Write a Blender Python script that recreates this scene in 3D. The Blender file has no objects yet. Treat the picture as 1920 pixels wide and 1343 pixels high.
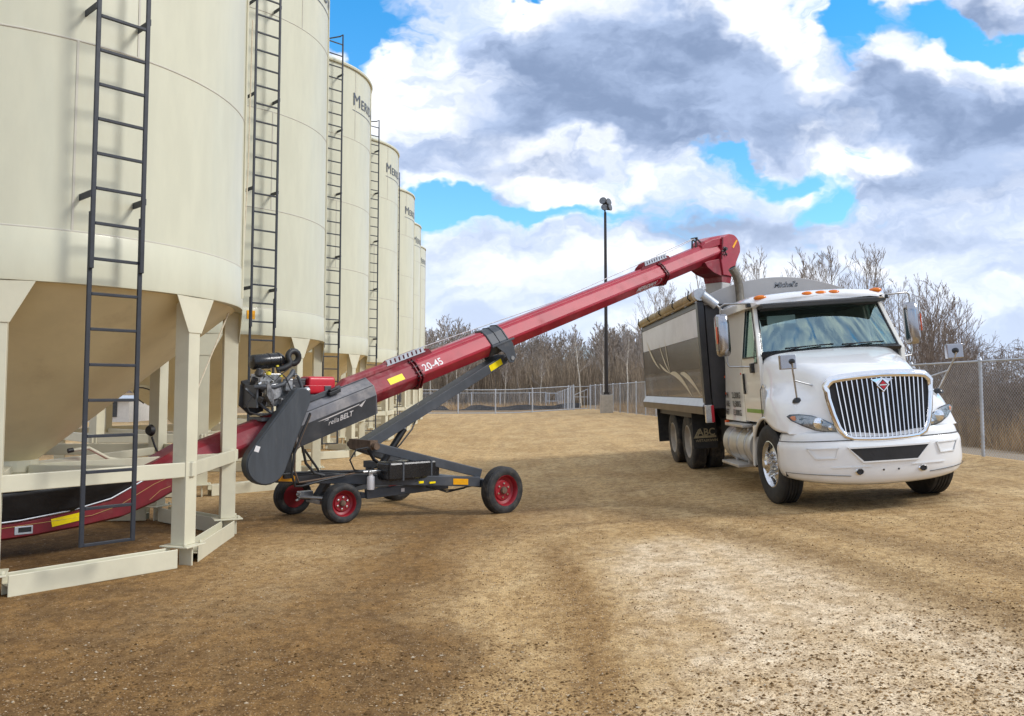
import bpy, bmesh, math, random
import numpy as np
from mathutils import Vector, Matrix, noise as mnoise

SC = bpy.context.scene
COL = SC.collection
R_ = math.radians
random.seed(7)

# ------------------------------------------------------------------ camera
cd = bpy.data.cameras.new('camera')
cam = bpy.data.objects.new('camera', cd)
COL.objects.link(cam)
cam.location = (0, 0, 1.8)
cam.rotation_euler = (R_(90 + 3.5), 0, 0)
cd.sensor_width = 36.0
cd.lens = 36.0 * 1550 / 1920
cd.shift_y = -34.3 / 1920
cd.clip_start = 0.1
cd.clip_end = 6000
SC.camera = cam

# ------------------------------------------------------------------ exposure
SC.view_settings.view_transform = 'Standard'
SC.view_settings.look = 'None'
SC.view_settings.exposure = 0.42
SC.view_settings.gamma = 1.0
SC.view_settings.use_curve_mapping = False

# ------------------------------------------------------------------ node maths helper
class X:
    """A value in a node tree; the arithmetic operators add Math nodes."""
    def __init__(s, nt, sock): s.nt, s.s = nt, sock
    def _m(s, op, *a, clamp=False):
        n = s.nt.nodes.new('ShaderNodeMath'); n.operation = op; n.use_clamp = clamp
        for i, v in enumerate((s,) + a):
            if isinstance(v, X): s.nt.links.new(v.s, n.inputs[i])
            else: n.inputs[i].default_value = float(v)
        return X(s.nt, n.outputs[0])
    def __add__(s, o): return s._m('ADD', o)
    __radd__ = __add__
    def __sub__(s, o): return s._m('SUBTRACT', o)
    def __rsub__(s, o): return (s * -1.0) + o
    def __mul__(s, o): return s._m('MULTIPLY', o)
    __rmul__ = __mul__
    def __truediv__(s, o): return s._m('DIVIDE', o)
    def abs(s): return s._m('ABSOLUTE')
    def max(s, o): return s._m('MAXIMUM', o)
    def min(s, o): return s._m('MINIMUM', o)
    def exp(s): return s._m('EXPONENT')
    def sin(s): return s._m('SINE')
    def pow(s, o): return s._m('POWER', o)
    def clamp(s): return s._m('ADD', 0.0, clamp=True)
    def step(s, a, b):
        n = s.nt.nodes.new('ShaderNodeMapRange'); n.interpolation_type = 'SMOOTHSTEP'
        s.nt.links.new(s.s, n.inputs['Value'])
        n.inputs['From Min'].default_value = a; n.inputs['From Max'].default_value = b
        return X(s.nt, n.outputs['Result'])

def xyz(nt, x, y, z):
    n = nt.nodes.new('ShaderNodeCombineXYZ')
    for i, v in enumerate((x, y, z)):
        if isinstance(v, X): nt.links.new(v.s, n.inputs[i])
        else: n.inputs[i].default_value = v
    return n.outputs[0]

def sep(nt, sock):
    n = nt.nodes.new('ShaderNodeSeparateXYZ'); nt.links.new(sock, n.inputs[0])
    return [X(nt, o) for o in n.outputs]

def tnoise(nt, vec, scale, detail=4, rough=.55, dist=0.0):
    n = nt.nodes.new('ShaderNodeTexNoise')
    if vec is not None: nt.links.new(vec, n.inputs['Vector'])
    n.inputs['Scale'].default_value = scale; n.inputs['Detail'].default_value = detail
    n.inputs['Roughness'].default_value = rough; n.inputs['Distortion'].default_value = dist
    return X(nt, n.outputs[0])

def cmix(nt, fac, a, b, mode='MIX'):
    n = nt.nodes.new('ShaderNodeMix'); n.data_type = 'RGBA'; n.blend_type = mode
    if isinstance(fac, X): nt.links.new(fac.s, n.inputs[0])
    else: n.inputs[0].default_value = fac
    for sock, v in ((n.inputs[6], a), (n.inputs[7], b)):
        if isinstance(v, (tuple, list)): sock.default_value = tuple(v)[:3] + (1,)
        elif isinstance(v, X): nt.links.new(v.s, sock)
        else: nt.links.new(v, sock)
    return n.outputs[2]

# ------------------------------------------------------------------ world: clear sky behind broken cumulus
SUN_AZ, SUN_EL = 103.0, 38.0          # degrees clockwise from +Y, above the horizon
W = bpy.data.worlds.new('World'); SC.world = W; W.use_nodes = True
W.cycles.sampling_method = 'MANUAL'; W.cycles.sample_map_resolution = 512
nt = W.node_tree; nt.nodes.clear()
out = nt.nodes.new('ShaderNodeOutputWorld')
sky = nt.nodes.new('ShaderNodeTexSky'); sky.sky_type = 'NISHITA'; sky.sun_disc = False
sky.sun_elevation = R_(SUN_EL); sky.sun_rotation = R_(SUN_AZ)
sky.air_density = 1.0; sky.dust_density = 0.6; sky.ozone_density = 2.0
bg_sky = nt.nodes.new('ShaderNodeBackground'); bg_sky.inputs[1].default_value = 0.145
tc = nt.nodes.new('ShaderNodeTexCoord')
dx, dy, dz = sep(nt, tc.outputs['Generated'])
den = dy.abs() + 0.12
u = dx / den
v = dz / den
nt.links.new(cmix(nt, 1.0, sky.outputs[0], cmix(nt, v.step(.10, .50), (0.68, 1.12, 1.30), (0.27, 1.08, 1.44)), 'MULTIPLY'), bg_sky.inputs[0])
def wnoise(a, b, sc, det, rg, ds=0.0):
    n = nt.nodes.new('ShaderNodeTexNoise'); n.noise_dimensions = '2D'
    nt.links.new(xyz(nt, a, b, 0.0), n.inputs['Vector']); n.inputs['Scale'].default_value = sc; n.inputs['Detail'].default_value = det
    n.inputs['Roughness'].default_value = rg; n.inputs['Distortion'].default_value = ds; return X(nt, n.outputs[0])
warp = wnoise(u + 3.1, v * 1.5, 3.5, 3, .55)
warp2 = wnoise(u + 9.7, v * 1.5 + 4.4, 3.5, 3, .55)
wq = wnoise(u + 23., v * 1.4, 11.0, 4, .6)
wr = wnoise(u + 33., v * 1.4 + 7., 11.0, 4, .6)
uu = u + (warp - .5) * 0.16 + (wq - .5) * .10
vv = v + (warp2 - .5) * 0.10 + (wr - .5) * .07
def blob(cx, cy, rx, ry, amp):
    a = (uu - cx) * (1 / rx); b = (vv - cy) * (1 / ry)
    return ((a * a + b * b) * -1.0).exp() * amp
GAPS = [(-0.181, 0.415, 0.035, 0.035, 1.60), (0.003, 0.427, 0.023, 0.018, 1.30), (-0.175, 0.356, 0.017, 0.023, 0.80), (-0.064, 0.211, 0.070, 0.025, 1.25), (0.029, 0.195, 0.064, 0.014, 1.00), (0.221, 0.259, 0.049, 0.013, 1.05), (0.284, 0.235, 0.066, 0.021, 0.95), (0.346, 0.207, 0.045, 0.022, 0.80), (0.371, 0.401, 0.048, 0.025, 1.30), (0.268, 0.431, 0.026, 0.012, 0.90), (0.473, 0.404, 0.034, 0.020, 0.80), (0.529, 0.380, 0.033, 0.023, 1.20), (0.330, 0.289, 0.023, 0.007, 0.70), (0.398, 0.266, 0.034, 0.017, 0.50), (0.428, 0.458, 0.112, 0.035, 0.60), (-0.094, 0.474, 0.117, 0.035, 0.60), (-0.382, 0.307, 0.143, 0.087, 0.60), (0.755, 0.271, 0.131, 0.114, 0.70)]
DARKS = [(0.134, 0.362, 0.122, 0.050, 1.35), (0.093, 0.297, 0.145, 0.026, 1.20), (0.221, 0.315, 0.121, 0.041, 1.25), (-0.058, 0.333, 0.058, 0.029, 0.25), (0.438, 0.312, 0.095, 0.041, 1.30), (0.516, 0.267, 0.072, 0.035, 1.10), (0.462, 0.228, 0.083, 0.020, 1.45), (0.535, 0.412, 0.028, 0.016, 1.00), (0.023, 0.248, 0.111, 0.011, 0.70), (0.174, 0.169, 0.069, 0.014, 0.70), (-0.046, 0.160, 0.052, 0.011, 0.50), (0.000, 0.209, 0.023, 0.012, 0.90), (0.300, 0.174, 0.074, 0.017, 0.50), (0.480, 0.158, 0.083, 0.014, 0.50), (0.110, 0.111, 0.115, 0.012, 0.30), (0.423, 0.110, 0.067, 0.009, 0.40), (-0.082, 0.404, 0.088, 0.024, -0.70), (0.302, 0.396, 0.086, 0.029, -1.10), (0.348, 0.354, 0.040, 0.026, -1.10), (0.439, 0.367, 0.095, 0.017, -1.00), (0.145, 0.224, 0.087, 0.018, -0.60), (0.255, 0.206, 0.069, 0.020, -0.50), (0.392, 0.249, 0.034, 0.017, -0.60), (-0.046, 0.181, 0.076, 0.015, -0.60), (0.517, 0.345, 0.028, 0.029, -0.50), (-0.128, 0.339, 0.052, 0.053, -0.50)]
def puff(du, dv):
    """cloud density at an offset: heaped cells broken up by fractal noise, thinned where the sky is clear"""
    uq, vq = uu + du, vv + dv
    n1 = wnoise(uq + 3.3, vq * 1.9, 4.0, 7, .60, .15)
    vo = nt.nodes.new('ShaderNodeTexVoronoi'); vo.voronoi_dimensions = '2D'; vo.feature = 'F1'; vo.normalize = True
    nt.links.new(xyz(nt, uq + (n1 - .5) * .10, vq * 1.7, 0.0), vo.inputs['Vector'])
    vo.inputs['Scale'].default_value = 6.0; vo.inputs['Detail'].default_value = 3.0; vo.inputs['Roughness'].default_value = .55
    return (n1 - .5) * 2.0 + (X(nt, vo.outputs['Distance']) * -1.0 + .36) * 1.6
gap = None
for g in GAPS:
    b_ = blob(*g); gap = b_ if gap is None else gap + b_
dark = None
for g in DARKS:
    b_ = blob(*g); dark = b_ if dark is None else dark + b_
d0 = puff(0, 0); d1 = puff(.016, .040)
cov = d0 + 0.58 - gap + dark.clamp() * .45
low = v.step(0.02, 0.17)
cover = cov.step(-.02, 0.46)
cover = cover.max((1.0 - low) * 0.80)
lit = (d0 - d1) * .85 + .5                       # sunlit tops against shaded undersides
thick = cov.step(.2, 1.5)
shade = (dark * .95 + thick * .35 - lit * .80 + .22).step(-.50, .95)
white = cmix(nt, lit.step(.15, .95), (0.48, 0.58, 0.79), (1.0, 1.0, 1.0))
soft = wnoise(u + 14.0, v * 2.0, 7.0, 5, .6)
grey = cmix(nt, (soft * .6 + lit * .4).step(.28, .68), (0.205, 0.275, 0.425), (0.38, 0.475, 0.67))
ccol = cmix(nt, shade, white, grey)
ccol = cmix(nt, (1.0 - v.step(.02, .28)) * 0.7, ccol, (0.60, 0.69, 0.85))
bg_c = nt.nodes.new('ShaderNodeBackground'); bg_c.inputs[1].default_value = 1.0
nt.links.new(ccol, bg_c.inputs[0])
mixs = nt.nodes.new('ShaderNodeMixShader')
nt.links.new(cover.clamp().s, mixs.inputs[0])
nt.links.new(bg_sky.outputs[0], mixs.inputs[1]); nt.links.new(bg_c.outputs[0], mixs.inputs[2])
nt.links.new(mixs.outputs[0], out.inputs[0])

# ------------------------------------------------------------------ sun (veiled by thin cloud: soft shadow edges)
sd = bpy.data.lights.new('sun', 'SUN'); sd.energy = 1.75; sd.angle = R_(14.0); sd.color = (1.0, 0.975, 0.935)
so = bpy.data.objects.new('sun', sd); COL.objects.link(so)
ts = Vector((math.sin(R_(SUN_AZ)) * math.cos(R_(SUN_EL)), math.cos(R_(SUN_AZ)) * math.cos(R_(SUN_EL)), math.sin(R_(SUN_EL))))
so.rotation_euler = ts.to_track_quat('Z', 'Y').to_euler()
so.location = ts * 60

# ------------------------------------------------------------------ materials
def new_mat(name):
    m = bpy.data.materials.new(name); m.use_nodes = True
    nt = m.node_tree; b = nt.nodes['Principled BSDF']
    return m, nt, b

def pm(name, col, rough=.5, metal=0.0, var=.12, vs=6.0, dust=None, dcol=(.36, .27, .17), bump=0.0, bs=80.0, coat=0.0, spec=.5, streak=None):
    """Procedural paint / metal / rubber: slow colour variation, blotchy dust, fine bump; streak stretches the noise along z."""
    m, nt, b = new_mat(name)
    tc = nt.nodes.new('ShaderNodeTexCoord')
    vec = tc.outputs['Object']
    if streak:
        x, y, z = sep(nt, vec); svec = xyz(nt, x * streak, y * streak, z)
    else: svec = vec
    n1 = tnoise(nt, svec, vs, 5, .6)
    c = cmix(nt, n1.step(.3, .7), tuple(k * (1 - var) for k in col), tuple(min(1, k * (1 + var)) for k in col))
    if dust:
        n2 = tnoise(nt, svec, vs * 0.7 + 1.3, 6, .65)
        d = n2.step(.62 - dust * .35, .85) * min(1.0, dust * 1.6)
        c = cmix(nt, d, c, dcol)
        rr = d * (0.85 - rough) + rough
        nt.links.new(rr.clamp().s, b.inputs['Roughness'])
    else:
        n3 = tnoise(nt, vec, vs * 3, 4, .6)
        nt.links.new(((n3 - .5) * .25 + rough).clamp().s, b.inputs['Roughness'])
    nt.links.new(c, b.inputs['Base Color'])
    b.inputs['Metallic'].default_value = metal
    b.inputs['Coat Weight'].default_value = coat
    b.inputs['Coat Roughness'].default_value = .035
    b.inputs['Specular IOR Level'].default_value = spec
    if bump:
        bn = nt.nodes.new('ShaderNodeBump'); bn.inputs['Strength'].default_value = bump; bn.inputs['Distance'].default_value = .01 if bs > 5 else .03
        nt.links.new(tnoise(nt, vec, bs, 4, .6).s, bn.inputs['Height']); nt.links.new(bn.outputs[0], b.inputs['Normal'])
    return m

def glass_mat(name, tint, refl=.5):
    m, nt, b = new_mat(name)
    nt.nodes.remove(b)
    o = nt.nodes['Material Output']
    t = nt.nodes.new('ShaderNodeBsdfTransparent'); t.inputs[0].default_value = tint + (1,)
    g = nt.nodes.new('ShaderNodeBsdfGlossy'); g.inputs['Roughness'].default_value = .02
    g.inputs[0].default_value = (.70, .92, .90, 1)
    f = nt.nodes.new('ShaderNodeLayerWeight')
    tc = nt.nodes.new('ShaderNodeTexCoord')
    n = tnoise(nt, tc.outputs['Object'], 5.0, 4, .6)
    fx = (X(nt, f.outputs['Facing']).pow(4.0) * .9 + .04 + refl * .12 + (n - .5) * .06).clamp()
    mx = nt.nodes.new('ShaderNodeMixShader')
    nt.links.new(fx.s, mx.inputs[0]); nt.links.new(t.outputs[0], mx.inputs[1]); nt.links.new(g.outputs[0], mx.inputs[2])
    nt.links.new(mx.outputs[0], o.inputs[0])
    return m

M = {}
M['cream'] = pm('cream_paint', (.62, .605, .455), .38, var=.035, vs=1.2, streak=4.0, dust=.12, dcol=(.54, .47, .33), coat=.15, bump=.12, bs=1.1)
M['cream_leg'] = pm('cream_leg_paint', (.65, .615, .46), .45, var=.05, vs=2.5, dust=.22, dcol=(.45, .36, .24))
M['cream_bounce'] = pm('cream_bounce_paint', (.78, .68, .43), .42, var=.06, vs=1.4, dust=.28, dcol=(.47, .37, .22))  # same cream as the walls, warm ground bounce put into the colour
M['seam'] = pm('seam_paint', (.55, .52, .43), .5, var=.05)
M['ladder'] = pm('ladder_paint', (.022, .026, .035), .55, var=.2, vs=9)
M['letter_grey'] = pm('grey_vinyl', (.10, .115, .14), .5, var=.06)
M['red'] = pm('red_paint', (.37, .014, .031), .40, var=.14, vs=2.4, dust=.36, dcol=(.43, .11, .10), coat=.25)
M['red_dusty'] = pm('dusty_red_paint', (.25, .014, .026), .5, var=.2, vs=3.5, dust=.5, dcol=(.42, .23, .22))
M['red_dark'] = pm('dark_red_paint', (.17, .008, .016), .5, var=.2, vs=4, dust=.2)
M['red_plastic'] = pm('red_plastic', (.52, .010, .026), .35, var=.07, vs=5)
M['grey_steel'] = pm('grey_steel_paint', (.062, .068, .078), .5, var=.18, vs=4, dust=.28, dcol=(.20, .18, .16))
M['grey_shroud'] = pm('grey_shroud_paint', (.17, .17, .185), .5, var=.25, vs=3, dust=.7, dcol=(.42, .39, .37))
M['grey_guard'] = pm('grey_guard_paint', (.050, .058, .068), .55, var=.15, vs=2, streak=6.0, dust=.25, dcol=(.16, .15, .14))
M['black'] = pm('black_steel', (.015, .015, .017), .5, var=.3, vs=5, dust=.15, dcol=(.12, .1, .08))
M['black_gloss'] = pm('black_plastic', (.012, .012, .013), .28, var=.2, vs=6)
M['rubber'] = pm('rubber', (.022, .022, .022), .72, var=.3, vs=9, dust=.3, dcol=(.13, .11, .085), bump=.25)
M['rubber_dusty'] = pm('dusty_rubber', (.03, .028, .026), .8, var=.3, vs=7, dust=.5, dcol=(.24, .19, .13), bump=.25)
M['rubber_grime'] = pm('worn_rubber', (.02, .02, .021), .7, var=.35, vs=11, dust=.5, dcol=(.12, .10, .075), bump=.3)
M['canvas'] = pm('black_canvas', (.012, .012, .013), .45, var=.3, vs=6, bump=.5, bs=14)
M['rim_red'] = pm('red_rim_paint', (.26, .008, .016), .45, var=.2, vs=8, dust=.25, dcol=(.25, .13, .09))
M['rim_dusty'] = pm('dusty_rim', (.42, .38, .32), .65, var=.12, vs=7, dust=.5, dcol=(.46, .37, .26))
M['alloy'] = pm('polished_alloy', (.72, .72, .72), .22, 1.0, var=.08, vs=9)
M['tank'] = pm('worn_aluminium', (.58, .57, .55), .42, .75, var=.1, vs=5, dust=.35, dcol=(.42, .36, .28))
M['chrome'] = pm('chrome', (.82, .82, .83), .07, 1.0, var=.03, vs=5)
M['steel'] = pm('bare_steel', (.45, .45, .45), .38, .9, var=.2, vs=12, dust=.25, dcol=(.30, .26, .22))
M['galv'] = pm('galvanised_steel', (.52, .55, .59), .45, .5, var=.12, vs=6)
M['white_paint'] = pm('white_truck_paint', (.84, .84, .84), .35, var=.02, vs=2, coat=1.0)
M['white_side_shade'] = pm('dusty_shaded_white_truck_paint', (.76, .74, .68), .35, var=.03, vs=2, coat=.8, dust=.2, dcol=(.58, .50, .38))  # same white paint, creamy shade of the cab side in the colour, plus dust
M['white_plastic'] = pm('white_bumper_plastic', (.80, .80, .79), .36, var=.025, vs=3, coat=.5, dust=.22, dcol=(.55, .48, .38))
M['box_upper'] = pm('brushed_aluminium_panel', (.74, .75, .80), .36, .10, var=.07, vs=2.2)
M['box_mid'] = pm('brown_metallic_panel', (.075, .064, .053), .22, .5, var=.10, vs=2.0, coat=.5)
M['box_low'] = pm('tan_metallic_panel', (.135, .105, .066), .24, .5, var=.14, vs=2.0, coat=.5)
M['box_black'] = pm('black_box_paint', (.022, .021, .022), .32, var=.25, vs=4, dust=.12)
M['silver_skirt'] = pm('silver_skirt', (.55, .55, .56), .4, .7, var=.06, vs=3, dust=.2)
M['brown_skirt'] = pm('brown_skirt', (.16, .125, .085), .5, .2, var=.15, vs=3, dust=.3)
M['swoosh'] = pm('cream_graphic', (.62, .55, .42), .4, var=.05)
M['tarp'] = pm('tan_tarp', (.37, .29, .165), .75, var=.18, vs=5, bump=.4, bs=30)
M['arch'] = pm('grey_end_cap', (.40, .385, .375), .5, var=.04, vs=3)
M['arch_dark'] = pm('dark_bulkhead', (.055, .052, .052), .45, var=.2, vs=3)
M['amber'] = pm('amber_lens', (.75, .19, .01), .2, var=.08, vs=20)
M['orange_decal'] = pm('orange_reflector', (.75, .10, .015), .35, var=.08)
M['yellow'] = pm('yellow_reflector', (.95, .72, .0), .35, var=.06, vs=20)
M['amber_decal'] = pm('amber_reflector', (.95, .42, .0), .35, var=.08, vs=20)
M['white_decal'] = pm('white_decal', (.72, .70, .70), .45, var=.04)
M['black_decal'] = pm('black_decal', (.015, .014, .014), .5, var=.1)
M['green_decal'] = pm('green_decal', (.20, .36, .045), .4, var=.05)
M['tan_decal'] = pm('tan_print', (.36, .30, .18), .6, var=.15, vs=20)
M['gold'] = pm('gold_pinstripe', (.52, .36, .12), .5, var=.05)
M['seat'] = pm('dark_seat_fabric', (.05, .055, .06), .8, var=.15)
M['interior'] = pm('grey_interior', (.50, .54, .54), .7, var=.08)
M['interior_dark'] = pm('dark_headliner', (.035, .036, .035), .7, var=.1)
M['lens'] = pm('headlamp_reflector', (.34, .34, .35), .25, .6, var=.25, vs=14)
M['lens_dark'] = pm('headlamp_bezel', (.10, .10, .11), .18, .6, var=.3, vs=14)
M['glass'] = glass_mat('tinted_windscreen', (.70, .88, .85), 2.4)
M['glass_side'] = glass_mat('side_window_glass', (.42, .50, .46), .6)
M['glass_lamp'] = glass_mat('lamp_cover_glass', (.92, .93, .95), .3)
M['mirror'] = pm('mirror_shell', (.40, .40, .42), .18, 1.0, var=.04, vs=4)
M['concrete'] = pm('concrete', (.42, .38, .32), .85, var=.12, vs=5, dust=.3, bump=.3, bs=50)
M['pole'] = pm('bronze_pole_paint', (.022, .017, .015), .45, var=.15, vs=3)
M['lampglass'] = pm('lamp_glass', (.16, .17, .18), .12, .5, var=.2, vs=9)
M['rope'] = pm('pale_rope', (.62, .54, .40), .8, var=.12, vs=30)
M['silt'] = pm('black_silt_fabric', (.055, .056, .062), .7, var=.2, vs=2)
M['hose'] = pm('black_hose', (.018, .018, .019), .5, var=.2, vs=15)
M['spout'] = pm('pale_rubber_spout', (.55, .53, .50), .6, var=.1, vs=6)
M['engine'] = pm('engine_casting', (.36, .36, .36), .35, .8, var=.4, vs=18, dust=.3, dcol=(.10, .085, .07))
M['engine_dark'] = pm('engine_dark', (.055, .055, .058), .5, .3, var=.35, vs=14, dust=.25, dcol=(.17, .15, .13))
M['brown_steel'] = pm('rusty_steel', (.13, .085, .055), .8, var=.3, vs=14)
M['yellow_cap'] = pm('yellow_cap', (.75, .62, .05), .4, var=.05)
M['bark_dark'] = pm('grey_brown_bark', (.27, .23, .19), .9, var=.25, vs=5)
M['bark_pale'] = pm('pale_aspen_bark', (.50, .45, .37), .85, var=.28, vs=4)
M['twig'] = pm('brown_twig', (.28, .222, .17), .9, var=.25, vs=3)
M['twig_red'] = pm('reddish_twig', (.24, .185, .145), .9, var=.25, vs=3)
M['twig_grey'] = pm('grey_twig', (.33, .285, .245), .9, var=.25, vs=3)
M['brush'] = pm('dry_brush', (.30, .235, .165), .9, var=.35, vs=.6)
M['straw'] = pm('dry_straw', (.40, .27, .14), .9, var=.35, vs=1.3)
M['clod'] = pm('gravel_stone', (.27, .165, .075), .95, var=.8, vs=9, spec=.15)
m_, nt_, b_ = new_mat('gravel_stone')
g_ = nt_.nodes.new('ShaderNodeNewGeometry'); rnd = X(nt_, g_.outputs['Random Per Island'])
c_ = cmix(nt_, rnd.step(.15, .75), (.10, .055, .020), (.34, .215, .10)); c_ = cmix(nt_, rnd.step(.86, 1.0), c_, (.50, .41, .29))
nt_.links.new(c_, b_.inputs['Base Color']); b_.inputs['Roughness'].default_value = .95; b_.inputs['Specular IOR Level'].default_value = .15
M['clod'] = m_
M['farwood'] = pm('distant_wood', (.15, .12, .105), .95, var=.3, vs=.12)
M['shed'] = pm('white_siding', (.62, .60, .56), .6, var=.06)
M['shed_dark'] = pm('dark_window_panel', (.035, .04, .045), .3, var=.2)

# ------------------------------------------------------------------ mesh builder
class MB:
    def __init__(s): s.v, s.f, s.uv = [], [], None
    def add(s, vs, fs):
        o = len(s.v); s.v.extend(tuple(p) for p in vs); s.f.extend(tuple(o + i for i in f) for f in fs); return s
    def box(s, c, d, m=None):
        vs = [Vector((c[0] + sx * d[0] / 2, c[1] + sy * d[1] / 2, c[2] + sz * d[2] / 2)) for sx in (-1, 1) for sy in (-1, 1) for sz in (-1, 1)]
        if m is not None: vs = [m @ p for p in vs]
        return s.add(vs, [(0, 1, 3, 2), (4, 6, 7, 5), (0, 4, 5, 1), (2, 3, 7, 6), (0, 2, 6, 4), (1, 5, 7, 3)])
    def span(s, a, b): return s.box([(a[i] + b[i]) / 2 for i in range(3)], [abs(b[i] - a[i]) for i in range(3)])
    def beam(s, a, b, w, h, up=(0, 0, 1)):
        a, b = Vector(a), Vector(b); d = (b - a).normalized(); up = Vector(up)
        sd = d.cross(up)
        if sd.length < 1e-4: sd = d.cross(Vector((1, 0, 0)))
        sd.normalize(); u2 = sd.cross(d)
        vs = [p + sd * (i * w / 2) + u2 * (j * h / 2) for p in (a, b) for i, j in ((-1, -1), (1, -1), (1, 1), (-1, 1))]
        return s.add(vs, [(0, 3, 2, 1), (4, 5, 6, 7), (0, 1, 5, 4), (1, 2, 6, 5), (2, 3, 7, 6), (3, 0, 4, 7)])
    def ibeam(s, a, b, w, h, t=.018, up=(0, 0, 1)):
        a, b = Vector(a), Vector(b); u2 = Vector(up)
        s.beam(a + u2 * (h / 2 - t / 2), b + u2 * (h / 2 - t / 2), w, t, up)
        s.beam(a - u2 * (h / 2 - t / 2), b - u2 * (h / 2 - t / 2), w, t, up)
        return s.beam(a, b, t, h - 2 * t - .001, up)
    def tube(s, pts, r, n=8, cap=True, closed=False):
        pts = [Vector(p) for p in pts]; k = len(pts)
        rs = r if isinstance(r, (list, tuple)) else [r] * k
        rings, ref = [], None
        for i, p in enumerate(pts):
            if closed: t = pts[(i + 1) % k] - pts[i - 1]
            else: t = pts[min(i + 1, k - 1)] - pts[max(i - 1, 0)]
            t.normalize()
            if ref is None:
                ref = t.cross(Vector((0, 0, 1)))
                if ref.length < 1e-3: ref = t.cross(Vector((1, 0, 0)))
            ref = (ref - t * ref.dot(t)).normalized(); bn = t.cross(ref)
            rings.append([p + (ref * math.cos(2 * math.pi * j / n) + bn * math.sin(2 * math.pi * j / n)) * rs[i] for j in range(n)])
        return s.loft(rings, True, cap and not closed, closed)
    def loft(s, rings, closed=True, cap=True, loop=False):
        n = len(rings[0]); o = len(s.v)
        for r in rings: s.v.extend(tuple(p) for p in r)
        for i in range(len(rings) if loop else len(rings) - 1):
            i2 = (i + 1) % len(rings)
            for j in range(n if closed else n - 1):
                j2 = (j + 1) % n
                s.f.append((o + i * n + j, o + i * n + j2, o + i2 * n + j2, o + i2 * n + j))
        if cap and closed:
            s.f.append(tuple(o + j for j in range(n))[::-1]); s.f.append(tuple(o + (len(rings) - 1) * n + j for j in range(n)))
        return s
    def lathe(s, prof, c=(0, 0, 0), axis='Z', n=32, m=None):
        """prof: (radius, height) pairs, turned about an axis through c"""
        rings = []
        for r, h in prof:
            ring = []
            for j in range(n):
                a = 2 * math.pi * j / n; x, y = r * math.cos(a), r * math.sin(a)
                p = {'Z': (x, y, h), 'X': (h, x, y), 'Y': (y, h, x)}[axis]
                p = Vector((p[0] + c[0], p[1] + c[1], p[2] + c[2]))
                ring.append(m @ p if m is not None else p)
            rings.append(ring)
        return s.loft(rings, True, True)
    def prism(s, poly, fn, t0, t1):
        """poly of (a, b); fn(a, b, t) -> point; thickness from t0 to t1"""
        n = len(poly)
        vs = [fn(a, b, t0) for a, b in poly] + [fn(a, b, t1) for a, b in poly]
        return s.add(vs, [tuple(range(n))[::-1], tuple(range(n, 2 * n))] + [(i, (i + 1) % n, n + (i + 1) % n, n + i) for i in range(n)])
    def mapped(s, m):
        s.v = [tuple(m @ Vector(p)) for p in s.v]; return s
    def mesh(s, name, mat, smooth=None):
        me = bpy.data.meshes.new(name); me.from_pydata(s.v, [], s.f); me.materials.append(mat)
        bm = bmesh.new(); bm.from_mesh(me); bmesh.ops.recalc_face_normals(bm, faces=bm.faces); bm.to_mesh(me); bm.free()
        if smooth is not None:
            me.shade_smooth(); me.set_sharp_from_angle(angle=R_(smooth))
        me.update(); return me
    def build(s, name, mat, parent=None, smooth=None, bevel=0.0, subsurf=0, **props):
        o = bpy.data.objects.new(name, s.mesh(name, mat, smooth)); COL.objects.link(o)
        if parent is not None: o.parent = parent
        if subsurf:
            md = o.modifiers.new('subsurf', 'SUBSURF'); md.levels = md.render_levels = subsurf
        if bevel:
            md = o.modifiers.new('bevel', 'BEVEL'); md.width = bevel; md.segments = 2; md.limit_method = 'ANGLE'; md.angle_limit = R_(40)
            md.harden_normals = False
        for k, q in props.items(): o[k] = q
        return o

def root(name, label, cat, loc=(0, 0, 0), rot=(0, 0, 0), group=None):
    o = bpy.data.objects.new(name, None); COL.objects.link(o)
    o.empty_display_size = .2; o.location = loc; o.rotation_euler = rot; o['label'] = label; o['category'] = cat
    if group: o['group'] = group
    return o
def tag(o, label, cat, group=None):
    o['label'] = label; o['category'] = cat
    if group: o['group'] = group
    return o
def kids(o): return [c for c in bpy.data.objects if c.parent is o]
def copy_tree(o, children, parent=None):
    c = o.copy(); COL.objects.link(c)
    if parent is not None: c.parent = parent
    for k in children.get(o.name, []): copy_tree(k, children, c)
    return c
def child_map():
    d = {}
    for o in bpy.data.objects:
        if o.parent is not None: d.setdefault(o.parent.name, []).append(o)
    return d

_tc = {}
def text_mb(txt, size=1.0, bold=0.0, shear=0.0, fn=None, th=.003, track=1.0):
    """Lettering as flat raised shapes; fn maps (x, y, t) of the text plane to a point."""
    cu = bpy.data.curves.new('lettering', 'FONT'); cu.body = txt; cu.size = size; cu.offset = bold; cu.shear = shear
    cu.space_character = track; cu.extrude = 0.5; cu.resolution_u = 3
    ob = bpy.data.objects.new('lettering', cu); COL.objects.link(ob); bpy.context.view_layer.update()
    me = bpy.data.meshes.new_from_object(ob.evaluated_get(bpy.context.evaluated_depsgraph_get()))
    mb = MB()
    mb.add([fn(p.co.x, p.co.y, (p.co.z + .5) * th) for p in me.vertices], [tuple(q.vertices) for q in me.polygons])
    bpy.data.objects.remove(ob); bpy.data.curves.remove(cu); bpy.data.meshes.remove(me)
    return mb

def text_width(txt, size, bold=0.0, track=1.0):
    mb = text_mb(txt, size, bold, 0, lambda x, y, t: (x, y, t), track=track)
    return max(p[0] for p in mb.v)

M['stack'] = pm('heat_stained_steel', (.20, .175, .14), .42, .8, var=.25, vs=8, dust=.3, dcol=(.12, .10, .08))

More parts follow.
